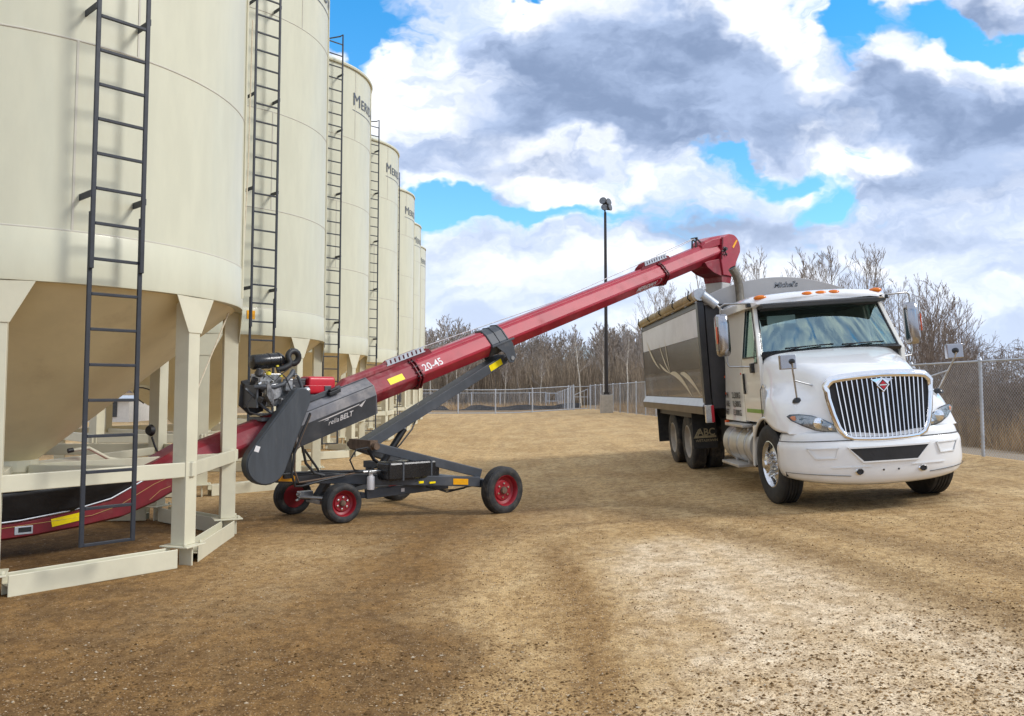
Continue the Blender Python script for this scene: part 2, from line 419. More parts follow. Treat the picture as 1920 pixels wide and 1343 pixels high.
# ================================================================== GROUND
GX = [-60, -1, 0, 2, 3.4, 5.7, 9, 12, 60]
GZ = [0, 0, .02, .16, .285, .445, .51, .43, .3]
def ground_z(x, y):
    g = np.interp(x, GX, GZ)
    g *= np.interp(y, [20, 64, 90], [1, .75, .2])
    g -= np.interp(y, [66, 95, 200], [0, .35, .3]) * np.interp(x, [4, 9], [1, .2])
    # soft shoulder and dirt ridge along the right fence, past the yard edge
    fx = 9.976 - .0595 * y
    g -= .10 * np.interp(x - fx, [.4, 1.2, 3, 6], [0, 1, 1, 0]) * (y < 66)
    g += .07 * math.exp(-((x - fx + .55) / .5) ** 2) * (y < 50)
    return g
def bumps(x, y):
    return (mnoise.noise(Vector((x * .35, y * .35, 0))) * .018 + mnoise.noise(Vector((x * 1.3, y * 1.3, 4))) * .010
            + mnoise.noise(Vector((x * 4, y * 4, 9))) * .004)
xs = np.unique(np.concatenate([np.arange(-8, 12.01, .16), np.arange(-30, -8, 1.0), np.arange(12, 40, 1.0), np.array([-2500, -1200, -600, -300, -150, -90, -60, -45, 50, 60, 90, 150, 300, 600, 1200, 2500])]))
ys = np.unique(np.concatenate([np.arange(2, 30, .16), np.arange(30, 70, .7), np.arange(70, 130, 4), np.array([-400, -100, -40, -15, -5, 0, 1, 160, 220, 300, 450, 700, 1200, 2500, 5000])]))
gm = MB(); nx = len(xs)
for y in ys:
    for x in xs:
        near = -9 < x < 13 and 1 < y < 75
        gm.v.append((x, y, ground_z(x, y) + (bumps(x, y) if near else 0)))
for j in range(len(ys) - 1):
    for i in range(nx - 1):
        a = j * nx + i; gm.f.append((a, a + 1, a + nx + 1, a + nx))

def ground_mat():
    m, nt, b = new_mat('gravel_yard')
    tc = nt.nodes.new('ShaderNodeTexCoord'); P = tc.outputs['Object']
    x, y, z = sep(nt, P)
    N = lambda sx, sy, sc, det=5, rg=.6, off=0.0, ds=0.0: tnoise(nt, xyz(nt, x * sx + off, y * sy, off), sc, det, rg, ds)
    big = N(1, .55, .45, 5, .6, 3.0, .3)
    big2 = N(1, .5, 1.1, 5, .62, 11.0, .4)
    mid = N(1, .8, 3.2, 6, .65, 21.0)
    fine = N(1, 1, 26, 5, .7, 31.0)
    med = N(1, .8, 9, 6, .72, 61.0)
    grit = N(1, 1, 85, 4, .75, 41.0)
    ruts = N(1.6, .10, 1.4, 5, .6, 51.0, .25)
    # base sand to pale crushed gravel
    base = cmix(nt, big2.step(.38, .64), (.455, .315, .160), (.575, .43, .245))
    base = cmix(nt, (mid.step(.40, .62)) * .55, base, (.39, .26, .12))
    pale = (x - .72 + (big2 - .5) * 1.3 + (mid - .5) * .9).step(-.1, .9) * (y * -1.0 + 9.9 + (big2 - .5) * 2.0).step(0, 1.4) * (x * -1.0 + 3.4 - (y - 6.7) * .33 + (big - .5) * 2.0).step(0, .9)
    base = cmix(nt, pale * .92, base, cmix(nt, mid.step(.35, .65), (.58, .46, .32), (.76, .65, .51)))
    strip = ((x - .52 + (big2 - .5) * .5) * (x - .52 + (big2 - .5) * .5) * -22.0).exp() * (y * -1.0).step(-10.2, -9.2)
    base = cmix(nt, strip * .7, base, (.24, .14, .052))
    base = cmix(nt, ruts.step(.50, .70) * (y.step(4, 14) * .7 + .3) * .7, base, (.58, .41, .215))
    base = cmix(nt, ruts.step(.28, .46) * -.5 + .5, base, (.34, .225, .115))
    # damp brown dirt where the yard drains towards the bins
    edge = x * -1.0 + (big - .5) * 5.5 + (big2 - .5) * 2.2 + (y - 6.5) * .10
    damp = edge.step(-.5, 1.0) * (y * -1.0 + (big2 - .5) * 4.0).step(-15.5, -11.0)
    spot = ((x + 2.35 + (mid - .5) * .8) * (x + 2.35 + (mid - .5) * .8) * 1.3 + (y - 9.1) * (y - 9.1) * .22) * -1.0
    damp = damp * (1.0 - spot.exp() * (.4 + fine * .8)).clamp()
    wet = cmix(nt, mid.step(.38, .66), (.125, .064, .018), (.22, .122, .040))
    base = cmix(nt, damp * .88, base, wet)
    # damp streaks across the lane
    st = N(.35, 1.0, .8, 5, .6, 71.0, .5)
    base = cmix(nt, st.step(.56, .70) * (y.step(8.2, 10)) * (y * -1.0).step(-22, -12) * .55, base, (.19, .12, .058))
    # a curved pair of tyre tracks swinging past the truck
    q = (y - 4.5) * (y - 4.5) * -.04 + 3.4 + (mid - .5) * .35
    t1 = ((x - q) * (x - q) * -11.0).exp(); t2 = ((x - q - .95) * (x - q - .95) * -9.0).exp()
    tr = ((t1 + t2) * x.step(.8, 1.8) * (y * -1.0).step(-13, -11.5) * (fine * .6 + .45)).clamp()
    base = cmix(nt, tr * .85, base, (.225, .145, .068))
    # loose dark crumbs and pale chips
    vo = nt.nodes.new('ShaderNodeTexVoronoi'); vo.inputs['Scale'].default_value = 52; nt.links.new(P, vo.inputs['Vector'])
    vd = X(nt, vo.outputs['Distance']); vr, vg, vb = sep(nt, vo.outputs['Color'])
    vo2 = nt.nodes.new('ShaderNodeTexVoronoi'); vo2.inputs['Scale'].default_value = 70; nt.links.new(P, vo2.inputs['Vector'])
    wd = X(nt, vo2.outputs['Distance']); wr, wg, wb = sep(nt, vo2.outputs['Color'])
    patch = N(1, .7, 1.7, 5, .65, 91.0)
    crumb = (vd * -1.0 + .42).step(0, .1) * vr.step(.70, .78) * patch.step(.36, .58)
    base = cmix(nt, (fine - .5).step(-.22, .22) * .5, base, cmix(nt, 1.0, base, (.52, .47, .40), 'MULTIPLY'))
    base = cmix(nt, (med.step(.40, .56) * -.6 + .6), base, cmix(nt, 1.0, base, (.48, .42, .35), 'MULTIPLY'))
    base = cmix(nt, grit.step(.30, .46) * -1.0 + 1.0, base, cmix(nt, 1.0, base, (.42, .36, .28), 'MULTIPLY'))
    base = cmix(nt, crumb * .8, base, (.095, .052, .02))
    chip = (wd * -1.0 + .36).step(0, .1) * wr.step(.80, .86) * (1.0 - damp * .5)
    base = cmix(nt, chip * .65, base, (.62, .55, .46))
    vo4 = nt.nodes.new('ShaderNodeTexVoronoi'); vo4.inputs['Scale'].default_value = 17; nt.links.new(P, vo4.inputs['Vector'])
    kd = X(nt, vo4.outputs['Distance']); kr, kg, kb = sep(nt, vo4.outputs['Color'])
    clump = (kd * -1.0 + .30 + (fine - .5) * .3).step(0, .12) * kr.step(.62, .75) * y.step(5.5, 8) * (patch * .8 + .2)
    base = cmix(nt, clump * .75, base, cmix(nt, kg.step(.6, .8), (.10, .055, .02), (.60, .50, .38)))
    # outside the fences: grey track, then dry field
    fx = y * -.0595 + 9.976
    outr = (x - fx + (mid - .5) * .5).step(.25, .8) * (y * -1.0).step(-70, -66)
    road = cmix(nt, fine, (.20, .165, .13), (.29, .245, .20))
    field = cmix(nt, N(1, .6, .5, 6, .65, 5.0).step(.35, .65), (.215, .145, .075), (.145, .105, .065))
    outside = cmix(nt, (x - fx + (mid - .5) * 1.2).step(2.6, 3.4), road, field)
    base = cmix(nt, outr, base, outside)
    far = (y + (big - .5) * 2).step(64.5, 66.5)
    base = cmix(nt, far, base, field)
    vo3 = nt.nodes.new('ShaderNodeTexVoronoi'); vo3.inputs['Scale'].default_value = 125; nt.links.new(P, vo3.inputs['Vector'])
    gr, gg, gb = sep(nt, vo3.outputs['Color'])
    base = cmix(nt, (gr * .8 + .1) * (y * -1.0).step(-14, -5), base, cmix(nt, 1.0, base, cmix(nt, gg, (.45, .38, .30), (1.5, 1.5, 1.5)), 'MULTIPLY'))
    base = cmix(nt, 1.0, base, (1.33, 1.29, 1.18), 'MULTIPLY')
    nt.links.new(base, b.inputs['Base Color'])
    b.inputs['Roughness'].default_value = .92
    b.inputs['Specular IOR Level'].default_value = .25
    bn = nt.nodes.new('ShaderNodeBump'); bn.inputs['Strength'].default_value = .8; bn.inputs['Distance'].default_value = .02
    hgt = tr * -.5 + med * .8 + fine * .5 + grit * .35 + crumb * .5 + chip * .25 + mid * .5
    nt.links.new(hgt.s, bn.inputs['Height']); nt.links.new(bn.outputs[0], b.inputs['Normal'])
    return m
gm.build('ground', ground_mat(), smooth=80, kind='structure')

# loose stones and dirt clods lying on the yard in front of the camera
rng = np.random.default_rng(5)
st = MB()
ICO = [(0, 0, 1), (.89, 0, .3), (.28, .85, .25), (-.72, .53, .3), (-.72, -.53, .2), (.28, -.85, .3), (0, 0, -.5)]
IF = [(0, 1, 2), (0, 2, 3), (0, 3, 4), (0, 4, 5), (0, 5, 1), (6, 2, 1), (6, 3, 2), (6, 4, 3), (6, 5, 4), (6, 1, 5)]
n = 0
while n < 42000:
    y = 3.5 / (1 - .68 * rng.random()); x = (rng.random() - .5) * 1.36 * y
    if mnoise.noise(Vector((x * .9, y * .6, 2.5))) + .5 * mnoise.noise(Vector((x * 3, y * 2.2, 7.5))) + rng.random() * 1.1 < .45: continue
    if x < -2.9 and y > 7.4: continue
    s = (.0028 + .0085 * rng.random() ** 4.5) * (1 + .35 * (y < 6)); a = rng.random() * 6.28; ca, sa = math.cos(a), math.sin(a)
    z = ground_z(x, y) + bumps(x, y)
    k = [(.6 + .8 * rng.random()) * s for _ in range(7)]
    st.add([(x + (ca * p[0] - sa * p[1]) * k[i], y + (sa * p[0] + ca * p[1]) * k[i] * .8, z + p[2] * k[i] * .7) for i, p in enumerate(ICO)], IF)
    n += 1
st.build('gravel', M['clod'], kind='stuff', label='loose stones and dirt clods scattered over the yard', category='gravel')

# ================================================================== FENCES
def chain_mat(wd):
    m, nt, b = new_mat('chain_link')
    nt.nodes.remove(b); o = nt.nodes['Material Output']
    tc = nt.nodes.new('ShaderNodeTexCoord'); a, c, _ = sep(nt, tc.outputs['UV'])
    def tri(v):   # distance to the nearest wire of one diagonal family, in cells
        f = v._m('FRACT'); return (f - .5).abs()
    k = 1 / .075
    d = tri((a + c) * k).min(tri((a - c) * k))
    wire = (d * -1.0 + wd).step(-.012, .012)
    t = nt.nodes.new('ShaderNodeBsdfTransparent')
    p = nt.nodes.new('ShaderNodeBsdfPrincipled'); p.inputs['Base Color'].default_value = (.50, .53, .57, 1); p.inputs['Metallic'].default_value = .5; p.inputs['Roughness'].default_value = .45
    mx = nt.nodes.new('ShaderNodeMixShader'); nt.links.new(wire.s, mx.inputs[0]); nt.links.new(t.outputs[0], mx.inputs[1]); nt.links.new(p.outputs[0], mx.inputs[2])
    nt.links.new(mx.outputs[0], o.inputs[0]); return m
M['chain'] = chain_mat(.058); M['chain_far'] = chain_mat(.024)

def fence(label, pts, height, posts, post_r=.03, rail=True, bottom=False, rails=(), far=False, group='galvanised chain-link fences'):
    """pts: ground points of the run; posts: distances along it"""
    pts = [Vector((p[0], p[1], ground_z(*p[:2]))) for p in pts]
    seg = [(pts[i + 1] - pts[i]).length for i in range(len(pts) - 1)]; tot = sum(seg)
    def at(d):
        for i, L in enumerate(seg):
            if d <= L + 1e-6 or i == len(seg) - 1: 
                p = pts[i].lerp(pts[i + 1], d / L); break
            d -= L
        return Vector((p.x, p.y, ground_z(p.x, p.y)))
    r = root('chain_link_fence', label, 'fence', pts[0], group=group)
    T = lambda p: p - pts[0]
    K = max(2, int(tot / 1.5)); line = [at(tot * i / K) for i in range(K + 1)]
    me = MB()
    for p in line: me.v += [tuple(T(p) + Vector((0, 0, .02))), tuple(T(p) + Vector((0, 0, height - .03)))]
    for i in range(K): me.f.append((2 * i, 2 * i + 2, 2 * i + 3, 2 * i + 1))
    o = me.build('wire_mesh', M['chain_far' if far else 'chain'], r); uvl = o.data.uv_layers.new()
    for li, lp in enumerate(o.data.loops):
        vi = lp.vertex_index; uvl.data[li].uv = ((vi // 2) * tot / K, (vi % 2) * height)
    zs = ([height] if rail else []) + list(rails) + ([.06] if bottom else [])
    for zz in zs: MB().tube([T(p) + Vector((0, 0, zz)) for p in line], .036 if far else .023, 6).build('rail', M['galv'], r, smooth=60)
    for d in posts:
        p = T(at(d)); k = MB().tube([p + Vector((0, 0, -.1)), p + Vector((0, 0, height + .03))], post_r, 8)
        k.tube([p + Vector((0, 0, height + .02)), p + Vector((0, 0, height + .075))], [post_r * 1.25, post_r * .5], 8)
        k.build('post', M['galv'], r, smooth=60)
    return r
fx = lambda y: 9.976 - .0595 * y
L_ = math.hypot(fx(11) - fx(65), 54)
fence('long chain-link fence running from beside the truck back past the light pole', [(fx(11), 11), (fx(65), 65)], 1.83, [(15.94 - 11 + 2.44 * k) * 1.0018 for k in range(-2, 21) if 0 <= (15.94 - 11 + 2.44 * k) < 54.2], .033)
fence('nearer chain-link fence across the far end of the yard between bins and gate', [(-16, 63), (-4, 63.2), (4.75, 64)], 1.83, [.2, 3.1, 6.0, 8.95, 11.9, 14.75, 17.6, 20.4], .05, far=True, bottom=True)
fence('farther low chain-link fence behind the first one at the yard end', [(-18, 91), (3.78, 91)], 1.8, [1.0, 4.1, 7.2, 10.35, 13.55, 16.7, 19.9, 21.7], .05, far=True)
fence('bright mesh fence leading back from the gate post towards the woods', [(5.05, 91), (4.8, 64.3)], 1.75, [.1, 4.5, 9, 13.5, 18, 22.5], .04)

g = root('metal_gate', 'small tube gate with mesh in the farther fence', 'gate', (3.78, 91, ground_z(3.78, 91)))
k = MB()
for zz in (.12, .85, 1.72): k.tube([(.05, 0, zz), (1.25, 0, zz)], .045, 6)
k.build('rail', M['galv'], g, smooth=60)
for xx in (.05, .3, 1.05, 1.25): MB().tube([(xx, 0, .05), (xx, 0, 1.8)], .045, 6).build('post', M['galv'], g, smooth=60)
g = root('metal_gate', 'swing gate with sloping brace between two corner posts near light pole', 'gate', (4.75, 64, ground_z(4.75, 64)))
for xx, hh in ((0, 1.95), (1.3, 1.95)): MB().tube([(xx, 0, -.1), (xx, 0, hh)], .06, 8).build('post', M['galv'], g, smooth=60)
MB().tube([(.05, 0, 1.78), (1.3, 0, 1.82)], .028, 6).build('top_rail', M['galv'], g, smooth=60)
k = MB()
k.tube([(.08, .3, .1), (1.15, .3, .1)], .028, 6); k.tube([(.08, .3, 1.0), (1.15, .3, 1.0)], .028, 6); k.tube([(.08, .3, 1.15), (1.15, .3, 1.62)], .032, 6)
for xx in (.1, .5, .85, 1.12): k.tube([(xx, .3, .1), (xx, .3, 1.15 + (xx - .08) * .44)], .026, 6)
k.build('gate_leaf', M['galv'], g, smooth=60)

# black silt barrier staked out behind the fences
k = MB(); pr = None
for i in range(41):
    x = -14 + i * .52; z = ground_z(x, 82)
    top = z + .42 + .10 * math.sin(i * .7) - (.28 if 14 < i < 19 else 0) + rng.random() * .05
    k.v += [(x, 82 + .15 * math.sin(i), z - .05), (x, 82 + .15 * math.sin(i), top), (x, 82.03 + .15 * math.sin(i), top), (x, 82.03 + .15 * math.sin(i), z - .05)]
for i in range(40):
    for j in range(4): k.f.append((4 * i + j, 4 * i + (j + 1) % 4, 4 * i + 4 + (j + 1) % 4, 4 * i + 4 + j))
tag(k.build('silt_fence', M['silt']), 'low black fabric silt barrier behind the far chain-link fences', 'silt fence')

# ================================================================== LIGHT POLE
lp = root('light_pole', 'tall dark light pole with floodlights on a square concrete base', 'light pole', (6.02, 52.8, ground_z(6.02, 52.8)))
MB().box((0, 0, .5), (.76, .76, 1.3)).build('concrete_base', M['concrete'], lp, bevel=.03)
k = MB().tube([(0, 0, 1.2), (0, 0, 12.9)], [.125, .085], 14); k.box((0, 0, 1.17), (.4, .4, .04))
for sx in (-1, 1):
    for sy in (-1, 1): k.tube([(sx * .14, sy * .14, 1.15), (sx * .14, sy * .14, 1.32)], .03, 6)
k.build('pole', M['pole'], lp, smooth=40)
MB().tube([(0, 0, 12.9), (-.05, 0, 13.15), (-.05, 0, 13.75)], .05, 8).build('mast_arm', M['pole'], lp, smooth=50)
for (x_, z_, yaw, tl) in ((-.16, 13.62, -20, 8), (.20, 13.55, 38, 10), (-.05, 13.2, -6, 10), (.28, 13.2, 50, 8)):
    mm = Matrix.Translation((x_, -.18, z_)) @ Matrix.Rotation(R_(yaw), 4, 'Z') @ Matrix.Rotation(R_(-tl), 4, 'X')
    fl = MB().lathe([(.06, .30), (.14, .22), (.22, .0), (.235, -.03)], axis='Y', n=16, m=mm).build('floodlight', M['pole'], lp, smooth=40)
    MB().lathe([(.001, -.02), (.20, -.035), (.20, -.045), (.001, -.05)], axis='Y', n=16, m=mm).build('lens', M['lampglass'], fl, smooth=40)

# ================================================================== BARE TREES
def grow(seed, H, trunk_r, up, spread, first, nb, depth=3, lean=0.0, min_r=.010, seglen=.55, side_len=.42, stems=1):
    """A leafless tree of height H: returns (trunk, crown) builders."""
    rg = random.Random(seed); tr, cr = MB(), MB()
    def limb(mb, p, d, L, r, n, k, wob, tropism):
        pts, ds = [p], [d]
        for i in range(n):
            d = (d + Vector((rg.gauss(0, wob), rg.gauss(0, wob), rg.gauss(0, wob) + tropism))).normalized()
            p = p + d * (L / n); pts.append(p); ds.append(d)
        rs = [max(min_r, r * (1 - .85 * i / n)) for i in range(n + 1)]
        mb.tube(pts, rs, k, cap=False); return pts, ds, rs
    def sub(p, d, L, r, dep):
        pts, ds, rs = limb(cr, p, d, L, r, 3 if dep > 0 else 2, 3, .16, .10 * up)
        if dep <= 0: return
        c = {3: 6, 2: 5, 1: 4}.get(dep, 4)
        for i in range(c):
            t = .25 + .75 * (i + rg.random() * .8) / c
            j = min(len(pts) - 2, int(t * (len(pts) - 1))); f = t * (len(pts) - 1) - j
            q = pts[j].lerp(pts[j + 1], min(1, max(0, f)))
            a = rg.random() * 6.28; side = ds[j].cross(Vector((math.cos(a), math.sin(a), .3))).normalized()
            nd = (ds[j] * .75 + side * spread * .8 + Vector((0, 0, .25 * up))).normalized()
            sub(q, nd, L * (.36 + .24 * rg.random()) * (1.1 - .4 * t), max(min_r, rs[j] * .55), dep - 1)
    for s in range(stems):
        a0 = rg.random() * 6.28; off = Vector((math.cos(a0), math.sin(a0), 0)) * (.25 if stems > 1 else 0)
        d0 = Vector((lean + rg.gauss(0, .03) + off.x * .5, rg.gauss(0, .03) + off.y * .5, 1)).normalized()
        h = H * (1 if s == 0 else .7 + .25 * rg.random())
        pts, ds, rs = limb(tr, off + Vector((0, 0, -.15)), d0, h, trunk_r * (1 if s == 0 else .75), 10, 6, .045, .05)
        for i in range(nb):
            t = first + (1 - first) * ((i + .5 * rg.random()) / nb) ** .85
            j = min(len(pts) - 2, int(t * 10)); q = pts[j].lerp(pts[j + 1], t * 10 - j)
            a = i * 2.4 + rg.random() * .8
            nd = Vector((math.cos(a) * spread, math.sin(a) * spread, up * (.55 + .5 * t))).normalized()
            L = h * side_len * (1.08 - t) ** .75 * (.75 + .5 * rg.random()) + .3
            sub(q, nd, L, max(min_r, rs[j] * .5), depth - 1)
    return tr, cr

_tm = {}
def tree_kind(key, bark, twig, **kw):
    tr, cr = grow(**kw)
    _tm[key] = (tr.mesh('trunk', M[bark], 60), cr.mesh('crown', M[twig], None), kw['H'])
# woods: slim aspens and poplars, seen small
for i in range(5):
    tree_kind('w%d' % i, 'bark_dark', ('twig', 'twig_grey', 'twig')[i % 3], seed=20 + i, H=10.0, trunk_r=.12, up=.9, spread=.62, first=.28, nb=17, depth=3, min_r=.021, side_len=.36)
for i in range(2):
    tree_kind('p%d' % i, 'bark_pale', 'twig_grey', seed=40 + i, H=10.5, trunk_r=.14, up=.9, spread=.6, first=.42, nb=14, depth=3, min_r=.02, side_len=.30)
# nearer trees beyond the right fence
for i in range(5):
    tree_kind('n%d' % i, ('bark_dark', 'bark_pale', 'bark_dark')[i % 3], ('twig_grey', 'twig_red', 'twig_grey')[i % 3], seed=60 + i * 3, H=9.0, trunk_r=.10, up=1.0, spread=.55, first=.20, nb=13, depth=3, min_r=.0085, side_len=.36)
for i in range(3):
    tree_kind('s%d' % i, 'twig_red', 'twig_red', seed=80 + i, H=6.2, trunk_r=.055, up=.9, spread=.55, first=.16, nb=13, depth=3, lean=.10, min_r=.0075, side_len=.42, stems=3)
# arching willow brush
for i in range(2):
    tree_kind('b%d' % i, 'twig_red', 'twig_red', seed=95 + i, H=3.4, trunk_r=.032, up=.25, spread=1.0, first=.10, nb=12, depth=3, lean=.12, min_r=.006, side_len=.62, stems=7)

def tree(key, name, label, x, y, h, rz, group):
    a, b, H = _tm[key]; s = h / H
    r = root(name, label, 'tree' if name != 'willow_bush' else 'bush', (x, y, ground_z(x, y)), (0, 0, rz), group)
    r.scale = (s, s, s)
    for nm, me in (('trunk', a), ('crown', b)):
        o = bpy.data.objects.new(nm, me); COL.objects.link(o); o.parent = r
    return r

# ================================================================== TREES: placement
def height_to(y, ytop): return 1.8 + (732 - ytop) * y / 1550.0     # only a helper for reading heights off the photo
rt = random.Random(11)
FOREST = 'leafless trees of the woods beyond the far fences'
fl = 'leafless brown tree in the dense woods beyond the far fences'
for i in range(150):
    y = 97 + 48 * rt.random() ** 1.2; x = -22 + 46 * rt.random()
    if x > 6 and y < 104: y += 10
    h = (9.0 + 2.4 * rt.random() + 3.0 * math.exp(-((x + 9) / 3.5) ** 2) + (0.9 if x > 12 else 0)) * (y / 118) ** .75
    tree('w%d' % rt.randrange(5), 'leafless_tree', fl, x, y, h * .88, rt.random() * 6.28, FOREST)
for i, (x, y, h) in enumerate([(7.9, 95.5, 9.2), (-.9, 95, 5.6), (3.3, 96, 6.0), (10.8, 97, 8.0), (13.2, 95, 8.4), (-6.2, 94.5, 7.2), (-9.2, 95, 9.0), (16, 96, 8.8)]):
    tree('p%d' % (i % 2), 'aspen_tree', ['tall pale-trunked aspen standing out just left of the light pole', 'short slim aspen with a pale trunk low in front of the woods'][min(i, 1)] if i < 3 else 'pale-trunked bare aspen at the front edge of the far woods', x, y, h, i * 1.3,
         None if i == 0 else ('slim aspens low before the woods' if i < 3 else 'pale aspens at the woods edge'))
BEH = 'bare trees beyond the right-hand fence behind the truck'
# (x, y, height)
for i, (x, y, h) in enumerate([(8.7, 50, 8.0), (9.6, 57, 9.2), (10.5, 58, 9.3), (9.6, 52, 7.6), (11.4, 54, 8.2), (12.6, 52, 10.6), (13.2, 47, 9.3), (12.2, 44, 8.6), (14.8, 49, 10.6), (15.6, 45, 9.2), (15.2, 41, 8.6), (16.6, 46, 9.9), (17.6, 44, 9.6), (17.0, 40, 8.6), (18.2, 42, 9.3), (18.6, 39, 8.7), (18.0, 36, 7.6), (20, 43, 9.4), (20.4, 40, 8.5), (19.6, 37, 7.9), (21, 39, 7.9), (20.6, 36, 6.9), (22.4, 41, 7.4), (12.0, 62, 10.2), (14, 58, 10.4), (16.5, 55, 11.2), (19, 52, 11.0), (21.5, 48, 9.8), (13.4, 51, 9.9), (17.4, 49, 10.3), (19.4, 46, 9.9)]):
    k = 'n%d' % (i % 5)
    tree(k, 'leafless_tree', 'bare grey tree beyond the right-hand fence, rising behind the truck', x, y, h * (.90 if x / y < .44 else .74 if x / y < .51 else .55), i * 2.1, BEH)
for i, (x, y, h) in enumerate([(17.2, 30.5, 4.0), (16.6, 31, 5.3), (15.6, 29.5, 5.2), (15.9, 32, 6.6), (17.7, 32.5, 4.4), (18.8, 34, 4.4), (14.6, 30, 5.6), (19.8, 35.5, 3.9), (17.6, 34.5, 6.2), (16.4, 27.6, 3.2)]):
    tree('s%d' % (i % 3), 'leafless_sapling', 'reddish leaning clump of bare stems beside the white truck cab', x, y, h * .82, i * 1.7 + .4, 'clumps of bare saplings right of the cab')
for i, (x, y, h) in enumerate([(13.9, 21.5, 2.9), (13.2, 22.6, 2.3), (15.2, 22.5, 3.2), (14.3, 24.5, 2.9)]):
    tree('b%d' % (i % 2), 'willow_bush', 'reddish willow bush with arching bare stems behind the right-hand fence', x, y, h, i * 1.1, 'arching willow bushes by the fence')

# undergrowth: a mass of thin brush among the trunks
k = MB()
def brush(n, x0, x1, y0, y1, h0, h1, w, back=0.0):
    for _ in range(n):
        y = y0 + (y1 - y0) * rt.random(); x = x0 + (x1 - x0) * rt.random()
        h = h0 + (h1 - h0) * rt.random() ** 1.4; z = ground_z(x, y) - .1
        lx, ly = rt.gauss(0, .16) * h, rt.gauss(0, .16) * h; a = rt.random() * 3.14; c, s = math.cos(a) * w, math.sin(a) * w
        mx, my = x + lx * .35, y + ly * .35
        k.add([(x - c, y - s, z), (x + c, y + s, z), (mx + c * .8, my + s * .8, z + h * .55), (mx - c * .8, my - s * .8, z + h * .55), (x + lx, y + ly, z + h)], [(0, 1, 2, 3), (3, 2, 4)])
brush(38000, -24, 24, 98, 150, 2.0, 8.0, .034)
brush(5200, 9, 26, 40, 66, .8, 4.2, .018)
k.build('undergrowth', M['brush'], kind='stuff', label='dense brown undergrowth between the bare trunks of the woods', category='undergrowth')

k = MB()
def blades(n, fxy, h0, h1, w):
    for _ in range(n):
        x, y = fxy(); z = ground_z(x, y) - .02; h = h0 + (h1 - h0) * rt.random(); a = rt.random() * 3.14
        c, s = math.cos(a) * w, math.sin(a) * w; lx, ly = rt.gauss(0, .3) * h, rt.gauss(0, .3) * h
        k.add([(x - c, y - s, z), (x + c, y + s, z), (x + lx * .4 + c * .6, y + ly * .4 + s * .6, z + h * .6), (x + lx * .4 - c * .6, y + ly * .4 - s * .6, z + h * .6), (x + lx, y + ly, z + h)], [(0, 1, 2, 3), (3, 2, 4)])
def rightfield():
    y = 19 + 26 * rt.random() ** 1.3; return fx(y) + 3.1 + rt.random() ** 1.3 * 14, y
def verge():
    y = 28 + 38 * rt.random(); return fx(y) + .7 + rt.random() * 4.5, y
def backverge():
    return -20 + 26 * rt.random(), 84 + 13 * rt.random()
blades(17000, rightfield, .35, 1.15, .010)
blades(4500, verge, .3, .9, .014)
blades(4000, backverge, .3, 1.0, .028)
k.build('dry_grass', M['straw'], kind='stuff', label='tall dry straw-coloured grass beyond the fences', category='grass')

# a low wooded rise on the horizon to the right, and beyond the bins on the left
k = MB()
for (x0, x1, yy, hh, sd) in ((120, 620, 520, 8.5, 3), (-900, -60, 640, 8, 9)):
    rg = random.Random(sd); n = 160; vs = []
    for i in range(n + 1):
        x = x0 + (x1 - x0) * i / n; t = hh * (.62 + .25 * mnoise.noise(Vector((i * .09, sd, 0))) + .22 * rg.random())
        for (dy_, z_) in ((0, -.5), (3, t * .75), (14, t), (40, t * .9), (60, -.5)): vs.append((x, yy + dy_ + rg.random() * 2, z_))
    k.add(vs, [(5 * i + j, 5 * i + j + 1, 5 * i + j + 6, 5 * i + j + 5) for i in range(n) for j in range(4)])
k.build('distant_woods', M['farwood'], kind='stuff', label='distant dark line of woods on the horizon past the fields', category='woods')

# ================================================================== GRAIN BINS
RB, ZB, ZT = 2.44, 2.80, 10.65      # radius, underside of the wall, eave
A0 = R_(-17.3)                       # first leg, seen from the bin's centre
def pol(r, a, z): return Vector((r * math.cos(a), r * math.sin(a), z))

